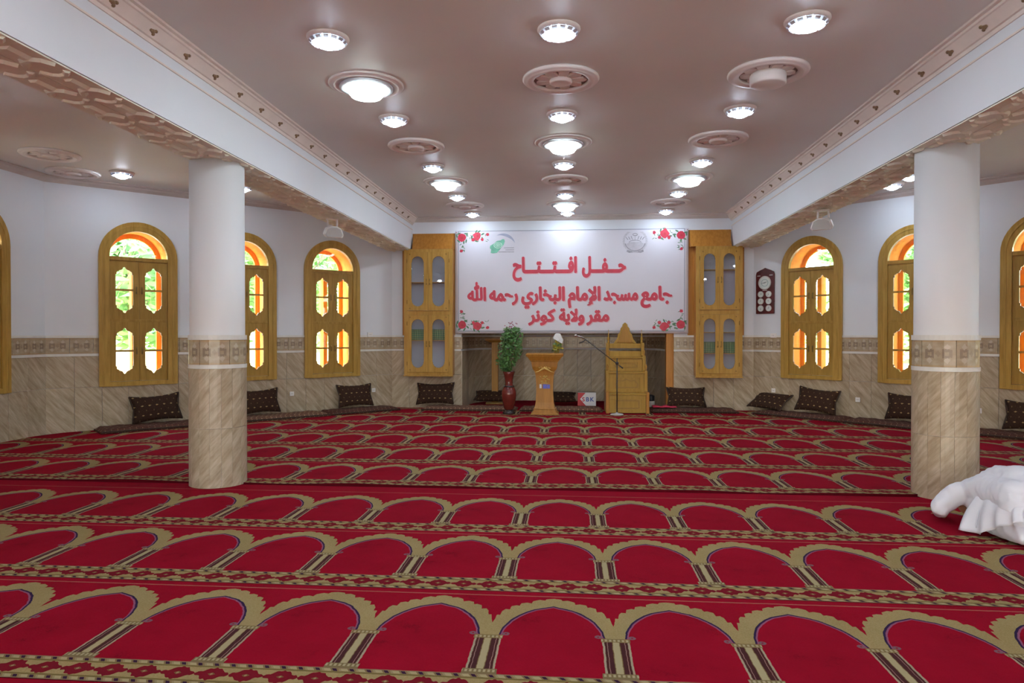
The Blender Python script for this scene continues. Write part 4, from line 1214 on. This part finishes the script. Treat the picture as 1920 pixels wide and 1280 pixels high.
mb = MB(); mb.lathe([(.045, 0), (.052, .012), (.03, .03), (.035, .07), (.042, .08)], 14); mb.build('pot', 'brass', fl_)
mb = MB(); rr = random.Random(5)
for k in range(70):
    c = Vector((rr.gauss(0, .045), rr.gauss(0, .04), .13+rr.gauss(0, .05))); q = Vector((rr.gauss(0, 1), rr.gauss(0, 1), rr.gauss(0, 1))).normalized()*.035; w = q.orthogonal()*.5
    mb.add([c-q, c+w, c+q, c-w], [(0, 1, 2, 3)])
o = mb.build('blossoms', 'leaf_yellow', fl_, fix=False); o['kind'] = 'stuff'
mb = MB(); rr = random.Random(6)
for k in range(30):
    c = Vector((rr.gauss(0, .045), rr.gauss(0, .04), .12+rr.gauss(0, .05))); q = Vector((rr.gauss(0, 1), rr.gauss(0, 1), rr.gauss(0, 1))).normalized()*.04; w = q.orthogonal()*.4
    mb.add([c-q, c+w, c+q, c-w], [(0, 1, 2, 3)])
o = mb.build('leaves', 'leaf_green', fl_, fix=False); o['kind'] = 'stuff'
mb = MB(); pp = [(-.10, 0, .05), (.085, 0, -.055), (.105, .01, .02), (.05, .02, .14), (-.03, .03, .155), (-.06, .02, .13)]
n = len(pp); mb.add(pp+[(a, b+.006, c) for a, b, c in pp], [tuple(range(n)), tuple(range(2*n-1, n-1, -1))]+[(i, (i+1) % n, n+(i+1) % n, n+i) for i in range(n)])
tag(mb.build('folded_paper', 'paper', None, (-.255, 13.90, 1.475)), 'folded white paper propped on top of the posy', 'paper')

# ------------------------------------------------------------------ stepped pulpit chair
pul = thing('pulpit', 'yellow wooden stepped pulpit with a pointed crest and finials', 'pulpit', (1.14, 14.05, .012))
steps = [(0.0, .40, 0.0, .41), (.40, .82, .24, .40), (.82, 1.12, .48, .385)]   # z0,z1,y front,half width
for k, (z0, z1, y, hw) in enumerate(steps):
    mb = MB(); mb.box(-hw+.04, hw-.04, y+.025, .74, z0+.01 if k == 0 else z0, z1-.025); mb.build('riser', 'pulpit_wood', pul)
    mb = MB(); mb.box(-hw+.03, hw-.03, y-.02, y+.26, z1-.025, z1); bevel(mb.build('tread', 'pulpit_wood', pul), .006)
    mb = MB(); h = z1-z0
    for a, b in ((z0+.02, z0+.075), (z1-.11, z1-.045)): mb.box(-hw+.05, hw-.05, y+.008, y+.025, a, b)
    mb.box(-hw+.05, -hw+.14, y+.008, y+.025, z0+.075, z1-.11); mb.box(hw-.14, hw-.05, y+.008, y+.025, z0+.075, z1-.11)
    bevel(mb.build('panel_frame', 'pulpit_wood', pul), .003)
    zc = (z0+.075+z1-.11)/2; hh = (z1-.11-z0-.075)/2*.8
    mb = MB(); wv = [(-.22, -1), (-.24, -.2), (-.17, .7), (-.08, .55), (0, .95), (.08, .55), (.17, .7), (.24, -.2), (.22, -1)] if k else [(-.24, -1), (-.24, 1), (-.1, 1), (.1, 1), (.24, 1), (.24, -1)]
    mb.ring([(a, zc+b*hh) for a, b in wv], [(a*.9, zc+b*hh*.78) for a, b in wv], y+.012, y+.025)
    mb.build('carved_panel', 'carved_dark', pul)
    for s in (-1, 1):
        mb = MB(); mb.box(min(s*(hw-.045), s*(hw+.02)), max(s*(hw-.045), s*(hw+.02)), y-.01, .76, z0, z1+.03); bevel(mb.build('side_panel', 'podium_wood' if k == 0 else 'pulpit_wood', pul), .005)
        if k:
            mb = MB(); mb.lathe([(.016, 0), (.022, .02), (.012, .035), (.026, .07), (.020, .10), (.006, .13)], 12, (s*(hw-.01), y+.03, z1+.03)); mb.build('knob', 'stand_wood', pul)
mb = MB(); mb.box(-.33, .33, .68, .74, 1.12, 1.24); mb.box(-.33, .33, .68, .74, 1.30, 1.40); bevel(mb.build('back_rail', 'pulpit_wood', pul), .005)
for s in (-1, 1):
    mb = MB(); mb.box(s*.365-.032, s*.365+.032, .66, .75, 1.12, 1.41); bevel(mb.build('back_post', 'pulpit_wood', pul), .004)
    mb = MB(); mb.lathe([(.028, 0), (.034, .02), (.014, .04), (.03, .08), (.026, .11), (.010, .13), (.018, .155), (.014, .18), (.006, .20), (.006, .28)], 14, (s*.345, .70, 1.41)); mb.build('finial', 'pulpit_wood', pul)
cr = [(-.24, 1.40), (-.20, 1.46), (-.165, 1.50), (-.15, 1.58), (-.105, 1.64), (-.09, 1.72), (-.055, 1.76), (-.05, 1.80), (0, 1.845), (.05, 1.80), (.055, 1.76), (.09, 1.72), (.105, 1.64), (.15, 1.58), (.165, 1.50), (.20, 1.46), (.24, 1.40)]
mb = MB(); mb.prism(cr, .69, .73); bevel(mb.build('crest', 'pulpit_wood', pul), .006)
mb = MB(); mb.prism([(a*.72, 1.42+(b-1.40)*.80) for a, b in cr], .678, .695); bevel(mb.build('crest_panel', 'stand_wood', pul), .005)

# ------------------------------------------------------------------ microphone stand
mic = thing('microphone_stand', 'slim boom microphone stand in front of the pulpit', 'microphone', (.915, 13.84, .012))
mb = MB(); mb.lathe([(.13, 0), (.13, .012), (.11, .022), (.03, .03), (.018, .05)], 28); mb.build('base', 'grey_plastic', mic)
mb = MB(); mb.tube([(0, 0, .03), (0, 0, 1.02)], .012, 10); mb.build('pole', 'dark_metal', mic)
mb = MB(); mb.ball((0, 0, 1.02), (.032, .03, .035), 12, 8); mb.tube([(0, 0, 1.02), (0, 0, 1.12)], .010, 8); mb.build('clutch', 'black_plastic', mic)
mb = MB(); mb.tube([(.115, 0, .92), (-.66, -.02, 1.52)], .008, 8); mb.tube([(.115, 0, .92), (.05, 0, .97)], .013, 8); mb.build('boom', 'dark_metal', mic)
mb = MB(); mb.tube([(-.64, -.02, 1.505), (-.70, -.05, 1.54), (-.80, -.06, 1.565)], [.016, .014, .013], 10); mb.ball((-.815, -.062, 1.57), (.03, .024, .024), 12, 8); mb.build('microphone', 'chrome', mic)
mb = MB(); mb.tube([(-.62, -.02, 1.49), (-.68, -.03, 1.44), (-.75, -.03, 1.42)], .010, 8); mb.tube([(-.68, -.03, 1.44), (-.60, -.02, 1.42), (-.50, -.02, 1.43), (-.42, -.02, 1.36)], .004, 6); mb.build('clip', 'black_plastic', mic)

# ------------------------------------------------------------------ vase with artificial plant
vs_ = thing('floor_vase', 'tall maroon floor vase holding a leafy green artificial plant', 'vase', (-1.235, 13.86, .012))
mb = MB(); mb.lathe([(.125, 0), (.128, .02), (.10, .055), (.075, .085)], 28); mb.build('foot', 'vase_dark', vs_)
mb = MB(); mb.lathe([(.075, .085), (.10, .12), (.135, .26), (.148, .38), (.145, .45), (.12, .515), (.095, .545), (.078, .60), (.08, .68), (.10, .78), (.125, .845), (.118, .85), (.09, .79), (.0, .78)], 32, cap=False); mb.build('body', 'vase_maroon', vs_)
mb = MB(); mb.lathe([(.094, .535), (.108, .54), (.108, .56), (.092, .568)], 28); mb.build('neck_band', 'vase_dark', vs_)
mb = MB(); rr = random.Random(11); stems = []
for k in range(12):
    a = 2*PI*k/12; tx, ty = .20*math.cos(a)+.06, .16*math.sin(a); top = 1.45+rr.uniform(0, .28)
    pts = [(0, 0, .78), (tx*.5-.02, ty*.5, 1.05), (tx*.9, ty*.9, 1.3), (tx*1.0+.03, ty, top)]
    mb.tube(pts, .006, 5); stems.append(pts)
mb.build('stems', 'stem_green', vs_)['kind'] = 'stuff'
mb = MB()
for k in range(820):
    z = .86+.86*rr.random()**.9
    w = (.09+.12*min(1, (z-.84)/.25) if z < 1.1 else .215-.05*max(0, (z-1.45)/.25))*(1+.28*math.sin(z*17)*math.cos(k))
    a = rr.uniform(0, 2*PI); r = w*math.sqrt(rr.random()); sh = .03+.10*(z-1.1) if z > 1.1 else -.03
    c = Vector((r*math.cos(a)+sh-.02, r*math.sin(a), z)); q = Vector((rr.gauss(0, 1), rr.gauss(0, 1), rr.gauss(-.2, .8))).normalized()*rr.uniform(.026, .052); w_ = q.orthogonal().normalized()*q.length*.55; nrm = q.cross(w_).normalized()*.008
    mb.add([c-q, c+w_, c+q, c-w_, c+nrm], [(0, 1, 4), (1, 2, 4), (2, 3, 4), (3, 0, 4)])
mb.build('foliage', 'leaf_green', vs_, fix=False)['kind'] = 'stuff'
mb = MB()
for k in range(46):
    a = rr.uniform(0, 2*PI); z = rr.choice((1.70+rr.uniform(0, .14), rr.uniform(1.0, 1.6))); c = (.06+.24*math.cos(a)*rr.random(), .2*math.sin(a)*rr.random()-.05, z); mb.ball(c, (.016, .016, .013), 5, 3)
mb.build('blossoms', 'flower_mauve', vs_, fix=False)['kind'] = 'stuff'

# ------------------------------------------------------------------ things inside the niche
st = thing('wooden_stand', 'narrow T-topped wooden stand in the niche behind the vase', 'stand', (-1.72, 15.75, .02))
mb = MB(); mb.box(-.20, .20, -.14, .14, 0, .04); mb.build('base', 'stand_wood', st)
mb = MB(); mb.box(-.075, .075, -.05, .05, .04, 1.40); bevel(mb.build('post', 'stand_wood', st), .006)
mb = MB(); frust(mb, .10, .08, 1.40, .21, .14, 1.45); frust(mb, .215, .145, 1.45, .215, .145, 1.49); bevel(mb.build('top', 'stand_wood', st), .004)
bxo = thing('carton', 'small red and white cardboard carton printed SBK in the niche', 'box', (.36, 15.55, .02))
mb = MB(); mb.box(-.20, .20, -.10, .10, 0, .29); bevel(mb.build('carton_body', 'carton_white', bxo), .004)
mb = MB(); v = [(-.2005, -.102, 0), (-.02, -.102, 0), (-.15, -.102, .15), (-.03, -.102, .29), (-.2005, -.102, .29)]
mb.add(v, [(0, 1, 2), (0, 2, 4), (2, 3, 4)]); mb.box(-.2025, -.2005, -.10, .10, 0, .29); mb.build('red_panel', 'carton_red', bxo, fix=False)
def latin(t_, x, z, h, mat, nm):
    V, F = glyph_mesh(t_, .02); xa = min(v[0] for v in V)
    mb = MB(); mb.add([(x+(v[0]-xa)*h, -.104, z+v[1]*h) for v in V], F); mb.build(nm, mat, bxo, fix=False)
latin('S', -.105, .10, .13, 'carton_red', 'printed_letter'); latin('B', -.018, .10, .13, 'carton_blue', 'printed_letter'); latin('K', .075, .10, .13, 'carton_blue', 'printed_letter')
jr = thing('jar', 'small white jar with a black lid right of the pulpit', 'jar', (1.75, 15.35, .02))
mb = MB(); mb.lathe([(.075, 0), (.08, .02), (.08, .11), (.07, .13)], 20); mb.build('body', 'jar_white', jr)
mb = MB(); mb.lathe([(.072, .13), (.078, .135), (.078, .24), (.06, .255), (.03, .27)], 20); mb.build('lid', 'black_plastic', jr)
mb = MB(); n = 16; v = []; f = []
for j in range(7):
    for i in range(n+1): v.append((-.24+.48*i/n, -.16+.32*j/6, .012+.018*math.sin(i*.8)*math.sin(j*.9)**2+.01*abs(math.sin(i*.5+j))))
for j in range(6):
    for i in range(n): a = j*(n+1)+i; f.append((a, a+1, a+n+2, a+n+1))
mb.add(v, f, True); o = mb.build('folded_cloth', 'cloth_red', None, (1.93, YB-.35, .088)); o.modifiers.new('thick', 'SOLIDIFY').thickness = .012
tag(o, 'crumpled pinkish red cloth on the mattress right of the pulpit', 'cloth')

# ------------------------------------------------------------------ wall clock with seven dials
ck = thing('wall_clock', 'dark red wooden plaque clock with one large and six small dials', 'clock', (onr(.27)[0], onr(.27)[1], 2.03), -PI/4)
mb = MB(); mb.prism([(-.20, 0), (.20, 0), (.205, .80), (.19, .86), (.12, .895), (.04, .925), (0, .945), (-.04, .925), (-.12, .895), (-.19, .86), (-.205, .80)], -.035, -.002); bevel(mb.build('plaque', 'clock_wood', ck), .006)
def dial(x, z, r, big=False):
    mb = MB(); mb.ring([(x+r*math.cos(2*PI*k/28), z+r*math.sin(2*PI*k/28)) for k in range(28)], [(x+r*.88*math.cos(2*PI*k/28), z+r*.88*math.sin(2*PI*k/28)) for k in range(28)], -.050, -.034); d = mb.build('dial', 'clock_rim', ck)
    mb = MB(); mb.prism([(x+r*.9*math.cos(2*PI*k/28), z+r*.9*math.sin(2*PI*k/28)) for k in range(28)], -.041, -.034); mb.build('face', 'clock_face', d)
    if big:
        mb = MB(); mb.ring([(x+r*.55*math.cos(2*PI*k/28), z+r*.55*math.sin(2*PI*k/28)) for k in range(28)], [(x+r*.47*math.cos(2*PI*k/28), z+r*.47*math.sin(2*PI*k/28)) for k in range(28)], -.043, -.040); mb.build('hour_ring', 'clock_teal', d)
    mb = MB()
    for a, L in ((random.uniform(0, 6), .7), (random.uniform(0, 6), .48)):
        c, s = math.cos(a), math.sin(a); w = r*.05
        mb.prism([(x-s*w, z+c*w), (x+s*w, z-c*w), (x+c*L*r, z+s*L*r)], -.046, -.043)
    mb.build('hands', 'clock_ink', d)
dial(0, .635, .14, True)
for j in range(3):
    for i in (-1, 1): dial(i*.088, .40-j*.145, .064)
mb = MB(); mb.box(-.17, -.10, -.040, -.034, .775, .79); mb.box(.10, .17, -.040, -.034, .78, .795); mb.box(-.05, .05, -.040, -.034, .475, .485); mb.build('name_plates', 'clock_rim', ck)

# ------------------------------------------------------------------ loudspeakers hung under the beams
def speaker(x, y, side, label):
    t = thing('loudspeaker', label, 'speaker', (x, y, HB-.045)); t.rotation_euler = (0, 0, side*.55)
    mb = MB(); mb.box(-.09, .09, -.045, .045, -.004, .02); mb.box(-.082, -.062, -.03, .03, -.10, 0); mb.box(.062, .082, -.03, .03, -.10, 0); bevel(mb.build('bracket', 'white_plastic', t), .004)
    mb = MB(); sec = [(-.13, -.10), (-.155, -.06), (-.12, .04), (-.05, .075), (.05, .075), (.12, .04), (.155, -.06), (.13, -.10)]
    v = []; 
    for k, (yy, s, dz) in enumerate(((-.13, .92, -.03), (-.10, 1.0, -.02), (.0, .95, 0), (.09, .72, .01), (.12, .55, .012))):
        v += [(a*s, yy, b*s-.17+dz) for a, b in sec]
    n = len(sec); f = [(k*n+i, k*n+(i+1) % n, (k+1)*n+(i+1) % n, (k+1)*n+i) for k in range(4) for i in range(n)]+[tuple(range(4*n, 5*n))]
    mb.add(v, f+[tuple(range(n))[::-1]], False); o = mb.build('housing', 'white_plastic', t); bevel(o, .01, 3)
    mb = MB(); mb.prism([(a*.84, b*.84-.20) for a, b in sec], -.138, -.128); mb.build('grille', 'grey_plastic', t)
    return t
speaker(-3.72, 10.6, 1, 'white loudspeaker hanging under the left beam')
speaker(3.66, 10.45, -1, 'white loudspeaker hanging under the right beam')

# ------------------------------------------------------------------ wall sockets and switch boxes
def socket(pt, rz, z, label, w=.085, h=.085, d=.012):
    t = thing('wall_socket', label, 'socket', (pt[0], pt[1], z), rz)
    mb = MB(); mb.box(-w/2, w/2, -.016-d, -.014, -h/2, h/2); bevel(mb.build('plate', 'white_plastic', t), .004)
    mb = MB(); mb.box(-w*.3, w*.3, -.0175-d, -.015-d, -h*.3, h*.3); mb.build('insert', 'white_plastic', t)
    for s in (-1, 1):
        mb = MB(); mb.box(s*w*.13-.004, s*w*.13+.004, -.0182-d, -.017-d, -.006, .006); mb.build('hole', 'black_plastic', t)
socket(onl(2.27), PI/4, .43, 'white wall socket between the left column and the third left window')
socket(onl(.46), PI/4, .41, 'white wall socket right of the cushion in the left corner')
socket(onl(.55), PI/4, 1.60, 'white switch box at the top of the tiles in the left corner', .12, .09, .03)
socket(onr(.46), -PI/4, .46, 'white wall socket above the sagging cushion in the right corner')
socket(onr(2.14), -PI/4, .39, 'white wall socket right of the first right window')
socket(onr(4.08), -PI/4, .35, 'white wall socket just right of the right column')
socket(onr(.46), -PI/4, 1.58, 'white switch box at the top of the tiles below the clock', .12, .09, .03)

# ------------------------------------------------------------------ the person bowing in prayer at the right edge
def blobs(segs, step=.35):
    """spheres strung along tapered segments ((p, r), (q, r)) -> one bmesh-ready builder"""
    mb = MB()
    for (p, r), (q, s) in segs:
        p, q = Vector(p), Vector(q); L = (q-p).length; n = max(1, int(L/(min(r, s)*step)))
        for k in range(n+1):
            t = k/n; mb.ball(tuple(p.lerp(q, t)), r+(s-r)*t, 12, 8)
    return mb
def fuse(mb, name, mat, voxel, smooth=6):
    me = mb.mesh('tmp', mat, fix=False); o = bpy.data.objects.new('tmp', me); C.objects.link(o)
    rm = o.modifiers.new('r', 'REMESH'); rm.mode = 'VOXEL'; rm.voxel_size = voxel; rm.use_smooth_shade = True
    sm = o.modifiers.new('s', 'SMOOTH'); sm.iterations = smooth; sm.factor = .5
    bpy.context.view_layer.update(); dg = bpy.context.evaluated_depsgraph_get()
    out = bpy.data.meshes.new_from_object(o.evaluated_get(dg)); out.name = name
    C.objects.unlink(o); bpy.data.objects.remove(o); bpy.data.meshes.remove(me)
    if not out.materials: out.materials.append(M[mat])
    for p in out.polygons: p.use_smooth = True
    return out
# local frame: origin on the carpet below the middle of the trunk, +y is the way the person faces
per = thing('person', 'person in loose white clothes bowing with forehead to the carpet', 'person', (3.50, 5.86, .004), math.radians(4))
head = (0, .50, .125)
seg = [((( 0, -.30, .36), .135), ((0, -.05, .40), .13)), (((0, -.05, .40), .13), ((0, .24, .30), .12)), (((0, .24, .30), .12), ((0, .34, .24), .06)), (((0, .34, .24), .058), ((0, .42, .19), .055)),
       (((0, .47, .17), .088), ((0, .50, .13), .095)), (((0, .52, .10), .075), ((0, .50, .075), .06))]
for s in (-1, 1):
    seg += [(((s*.10, -.30, .32), .10), ((s*.13, -.02, .095), .065)), (((s*.13, -.02, .08), .06), ((s*.12, -.40, .07), .042)),
            (((s*.12, -.40, .07), .040), ((s*.12, -.45, .085), .042)), (((s*.12, -.45, .06), .038), ((s*.12, -.47, .03), .028)),
            (((s*.13, .25, .28), .06), ((s*.23, .29, .26), .052)), (((s*.23, .29, .26), .052), ((s*.32, .345, .13), .042)), (((s*.32, .345, .13), .040), ((s*.24, .46, .03), .026)),
            (((s*.24, .46, .026), .024), ((s*.225, .52, .020), .022)), (((s*.205, .50, .02), .020), ((s*.245, .52, .018), .018))]
    for k in range(4):
        L = (.060, .075, .080, .066)[k]; x0 = s*(.262-.019*k); ang = (.10-.05*k)*s
        seg.append((((x0, .53, .016), .0085), ((x0+L*.55*math.sin(ang), .53+L*.55, .019), .0082)))
        seg.append((((x0+L*.55*math.sin(ang), .53+L*.55, .019), .0080), ((x0+L*math.sin(ang), .53+L, .010), .0070)))
    seg.append((((s*.205, .485, .018), .010), ((s*.175, .52, .014), .0085))); seg.append((((s*.175, .52, .014), .0085), ((s*.165, .545, .010), .0075)))
bm_ = blobs(seg)
# face: nose, ears, closed eyelids
bm_.ball((0, .565, .095), (.014, .022, .018), 10, 7)
for s in (-1, 1): bm_.ball((s*.092, .495, .13), (.014, .028, .034), 10, 7); bm_.ball((s*.035, .580, .120), (.016, .010, .010), 8, 6)
for k in range(5): # toes
    for s in (-1, 1): bm_.ball((s*.12+(-.03+.015*k), -.455, .012), (.009, .022, .010), 8, 5)
obj('body', fuse(bm_, 'body', 'skin', .0075, 4), per)
hr = MB(); hr.ball((0, .475, .175), (.097, .100, .070), 18, 12); obj('hair', hr.mesh('hair', 'hair'), per)
cap = MB(); cap.lathe([(.104, 0), (.108, .01), (.104, .045), (.085, .075), (.045, .09), (0, .094)], 24, cap=False); o = cap.build('prayer_cap', 'shirt_white', per, (0, .475, .155)); o.rotation_euler = (.55, 0, 0)
# loose shirt and trousers
cs = [(((0, -.30, .345), .180), ((0, -.12, .405), .165)), (((0, -.12, .405), .165), ((0, .08, .385), .155)), (((0, .08, .385), .155), ((0, .27, .30), .130)), (((0, .27, .30), .125), ((0, .36, .24), .080)),
      (((-.10, -.26, .33), .165), ((-.09, .10, .34), .14)), (((.10, -.26, .33), .165), ((.09, .10, .34), .14)), (((-.09, .10, .34), .14), ((-.12, .27, .285), .11)), (((.09, .10, .34), .14), ((.12, .27, .285), .11)),
      (((-.13, .02, .24), .10), ((-.10, .22, .20), .095)), (((.13, .02, .24), .10), ((.10, .22, .20), .095))]
for s in (-1, 1):
    cs += [(((s*.12, .27, .28), .105), ((s*.24, .30, .25), .092)), (((s*.24, .30, .25), .092), ((s*.325, .35, .13), .082)), (((s*.325, .35, .13), .080), ((s*.285, .43, .070), .062)),
           (((s*.11, -.28, .28), .15), ((s*.135, -.02, .115), .105)), (((s*.135, -.02, .105), .098), ((s*.13, -.20, .090), .085)), (((s*.13, -.20, .090), .085), ((s*.12, -.36, .085), .075))]
shirt = blobs(cs)
from mathutils import noise as mnoise
sme_ = fuse(shirt, 'shirt', 'shirt_white', .012, 5)
for vtx in sme_.vertices:       # soft creases in the cloth
    c = vtx.co; k = mnoise.noise(Vector((c.x*9, c.y*7+c.z*9, c.z*3)))*.014+mnoise.noise(Vector((c.x*22+5, c.y*19-c.z*14, c.z*8)))*.008
    vtx.co = c+vtx.normal*k
    if vtx.co.z < .008: vtx.co.z = .008
obj('shirt', sme_, per)
# shirt tails: hanging cloth at each side and behind, with folds
def tail(pts_top, pts_bot, folds, amp, seed):
    mb = MB(); n = 28; m = 12; v = []; f = []; rr = random.Random(seed); ph = rr.random()*6
    def lerp(P, t):
        k = min(int(t*(len(P)-1)), len(P)-2); u = t*(len(P)-1)-k; return Vector(P[k]).lerp(Vector(P[k+1]), u)
    for j in range(m+1):
        w = j/m
        for i in range(n+1):
            t = i/n; p = lerp(pts_top, t).lerp(lerp(pts_bot, t), w); out = Vector((p.x, 0, 0)); out = out.normalized() if out.length > 0 else Vector((0, -1, 0))
            p = p+out*(amp*w*math.sin(t*folds*2*PI+ph)+.03*math.sin(PI*w)); p.z = max(p.z, .010+.004*math.sin(i)); v.append(p)
    for j in range(m):
        for i in range(n): a = j*(n+1)+i; f.append((a, a+1, a+n+2, a+n+1))
    mb.add(v, f, True); o = mb.build('shirt_tail', 'shirt_white', per); md = o.modifiers.new('t', 'SOLIDIFY'); md.thickness = .006; return o
for s in (-1, 1):
    tail([(s*.12, -.40, .36), (s*.17, -.32, .40), (s*.18, -.18, .41), (s*.17, -.04, .40), (s*.15, .08, .36)], [(s*.22, -.46, .22), (s*.255, -.36, .17), (s*.275, -.22, .10), (s*.285, -.08, .015), (s*.345, .07, .012)], 3.5, .020, 3+s)
    tail([(s*.16, -.02, .34), (s*.16, .05, .32), (s*.15, .12, .29)], [(s*.28, -.05, .06), (s*.29, .03, .05), (s*.27, .11, .06)], 1.5, .012, 8+s)

# ------------------------------------------------------------------ outside the windows: ground, boundary walls, trees
mb = MB(); mb.box(-60, 60, -40, 70, -.9, -.4)
struct(mb.build('ground', 'soil'))
def boundary(cx, cy, rz, lab):
    mb = MB(); mb.box(-16, 16, 0, .25, -.4, 1.9); mb.box(-16, 16, -.05, .3, 1.9, 1.98)
    for k in range(9): mb.box(-16+k*4-.18, -16+k*4+.18, -.08, 0, -.4, 1.98)
    tag(mb.build('boundary_wall', 'boundary_plaster', None, (cx, cy, 0), rz), lab, 'wall')
boundary(-20.5, 27.5, PI/4, 'pale yellow boundary wall outside the left windows')
boundary(20.5, 27.5, -PI/4, 'pale yellow boundary wall outside the right windows')
def crown_mesh(seed, n=3200, rx=2.1, rz=2.4):
    rr = random.Random(seed); v = []; f = []
    blobs = [(rr.uniform(-1, 1)*rx*.6, rr.uniform(-1, 1)*rx*.6, rr.uniform(-.7, .8)*rz*.7, rr.uniform(.7, 1.25)) for _ in range(11)]
    for k in range(n):
        b = rr.choice(blobs); d = Vector((rr.gauss(0, 1), rr.gauss(0, 1), rr.gauss(0, 1))).normalized()*b[3]*rr.uniform(.6, 1.0)
        c = Vector(b[:3])+d
        q = Vector((rr.gauss(0, 1), rr.gauss(0, 1), rr.gauss(0, .6))).normalized(); w = q.orthogonal().normalized()
        L = rr.uniform(.12, .22); W = L*.38
        o = len(v); v += [c-q*L, c+w*W, c+q*L, c-w*W]; f.append((o, o+1, o+2, o+3))
    mb = MB(); mb.add(v, f); return mb.mesh('crown', 'tree_leaf', fix=False)
crowns = [crown_mesh(s) for s in (1, 2, 3)]
def trunk_mesh():
    mb = MB(); mb.tube([(0, 0, -2.6), (.05, .03, -1.2), (-.04, .05, .2), (.03, 0, 1.6)], [.16, .13, .10, .05], 9)
    for a in range(5):
        t = a*1.26; mb.tube([(0, 0, -.4+a*.25), (.5*math.cos(t), .5*math.sin(t), .2+a*.25), (1.1*math.cos(t), 1.1*math.sin(t), .9+a*.25)], [.06, .045, .02], 6)
    return mb.mesh('trunk', 'bark')
TR = trunk_mesh()
spots = [(-15.2, 14.6, ''), (-12.3, 18.6, ''), (-9.0, 22.2, ''), (-18.6, 10.6, ''), (-16.6, 19.6, ''), (-13.0, 24.0, ''),
         (9.2, 21.6, ''), (12.4, 18.2, ''), (15.4, 14.6, ''), (18.8, 10.6, ''), (16.4, 20.4, ''), (13.0, 24.4, '')]
sd = ['left', 'right']
cnts = {'left': 0, 'right': 0}
for k, (x, y, _) in enumerate(spots):
    s = 'left' if x < 0 else 'right'
    t = thing('tree', 'leafy green tree outside glimpsed through the %s windows' % s, 'tree', (x, y, 3.0+.3*(k % 3)), k*1.3, 'trees outside the %s windows' % s)
    obj('crown', crowns[k % 3], t, scale=(1.15+.15*(k % 2),)*3); obj('trunk', TR, t, (0, 0, -.9), scale=(1, 1, 1.05))

# an unseen tree added close to the left side window keeps the low sun off the floor
t = thing('tree', 'leafy tree added out of view outside the left edge window to block the sun', 'tree', (-10.6, 8.5, 4.3), .4, 'trees outside the left windows')
obj('crown', crowns[0], t, scale=(1.05,)*3); obj('trunk', TR, t, (0, 0, -1.9), scale=(1, 1, 1.2))
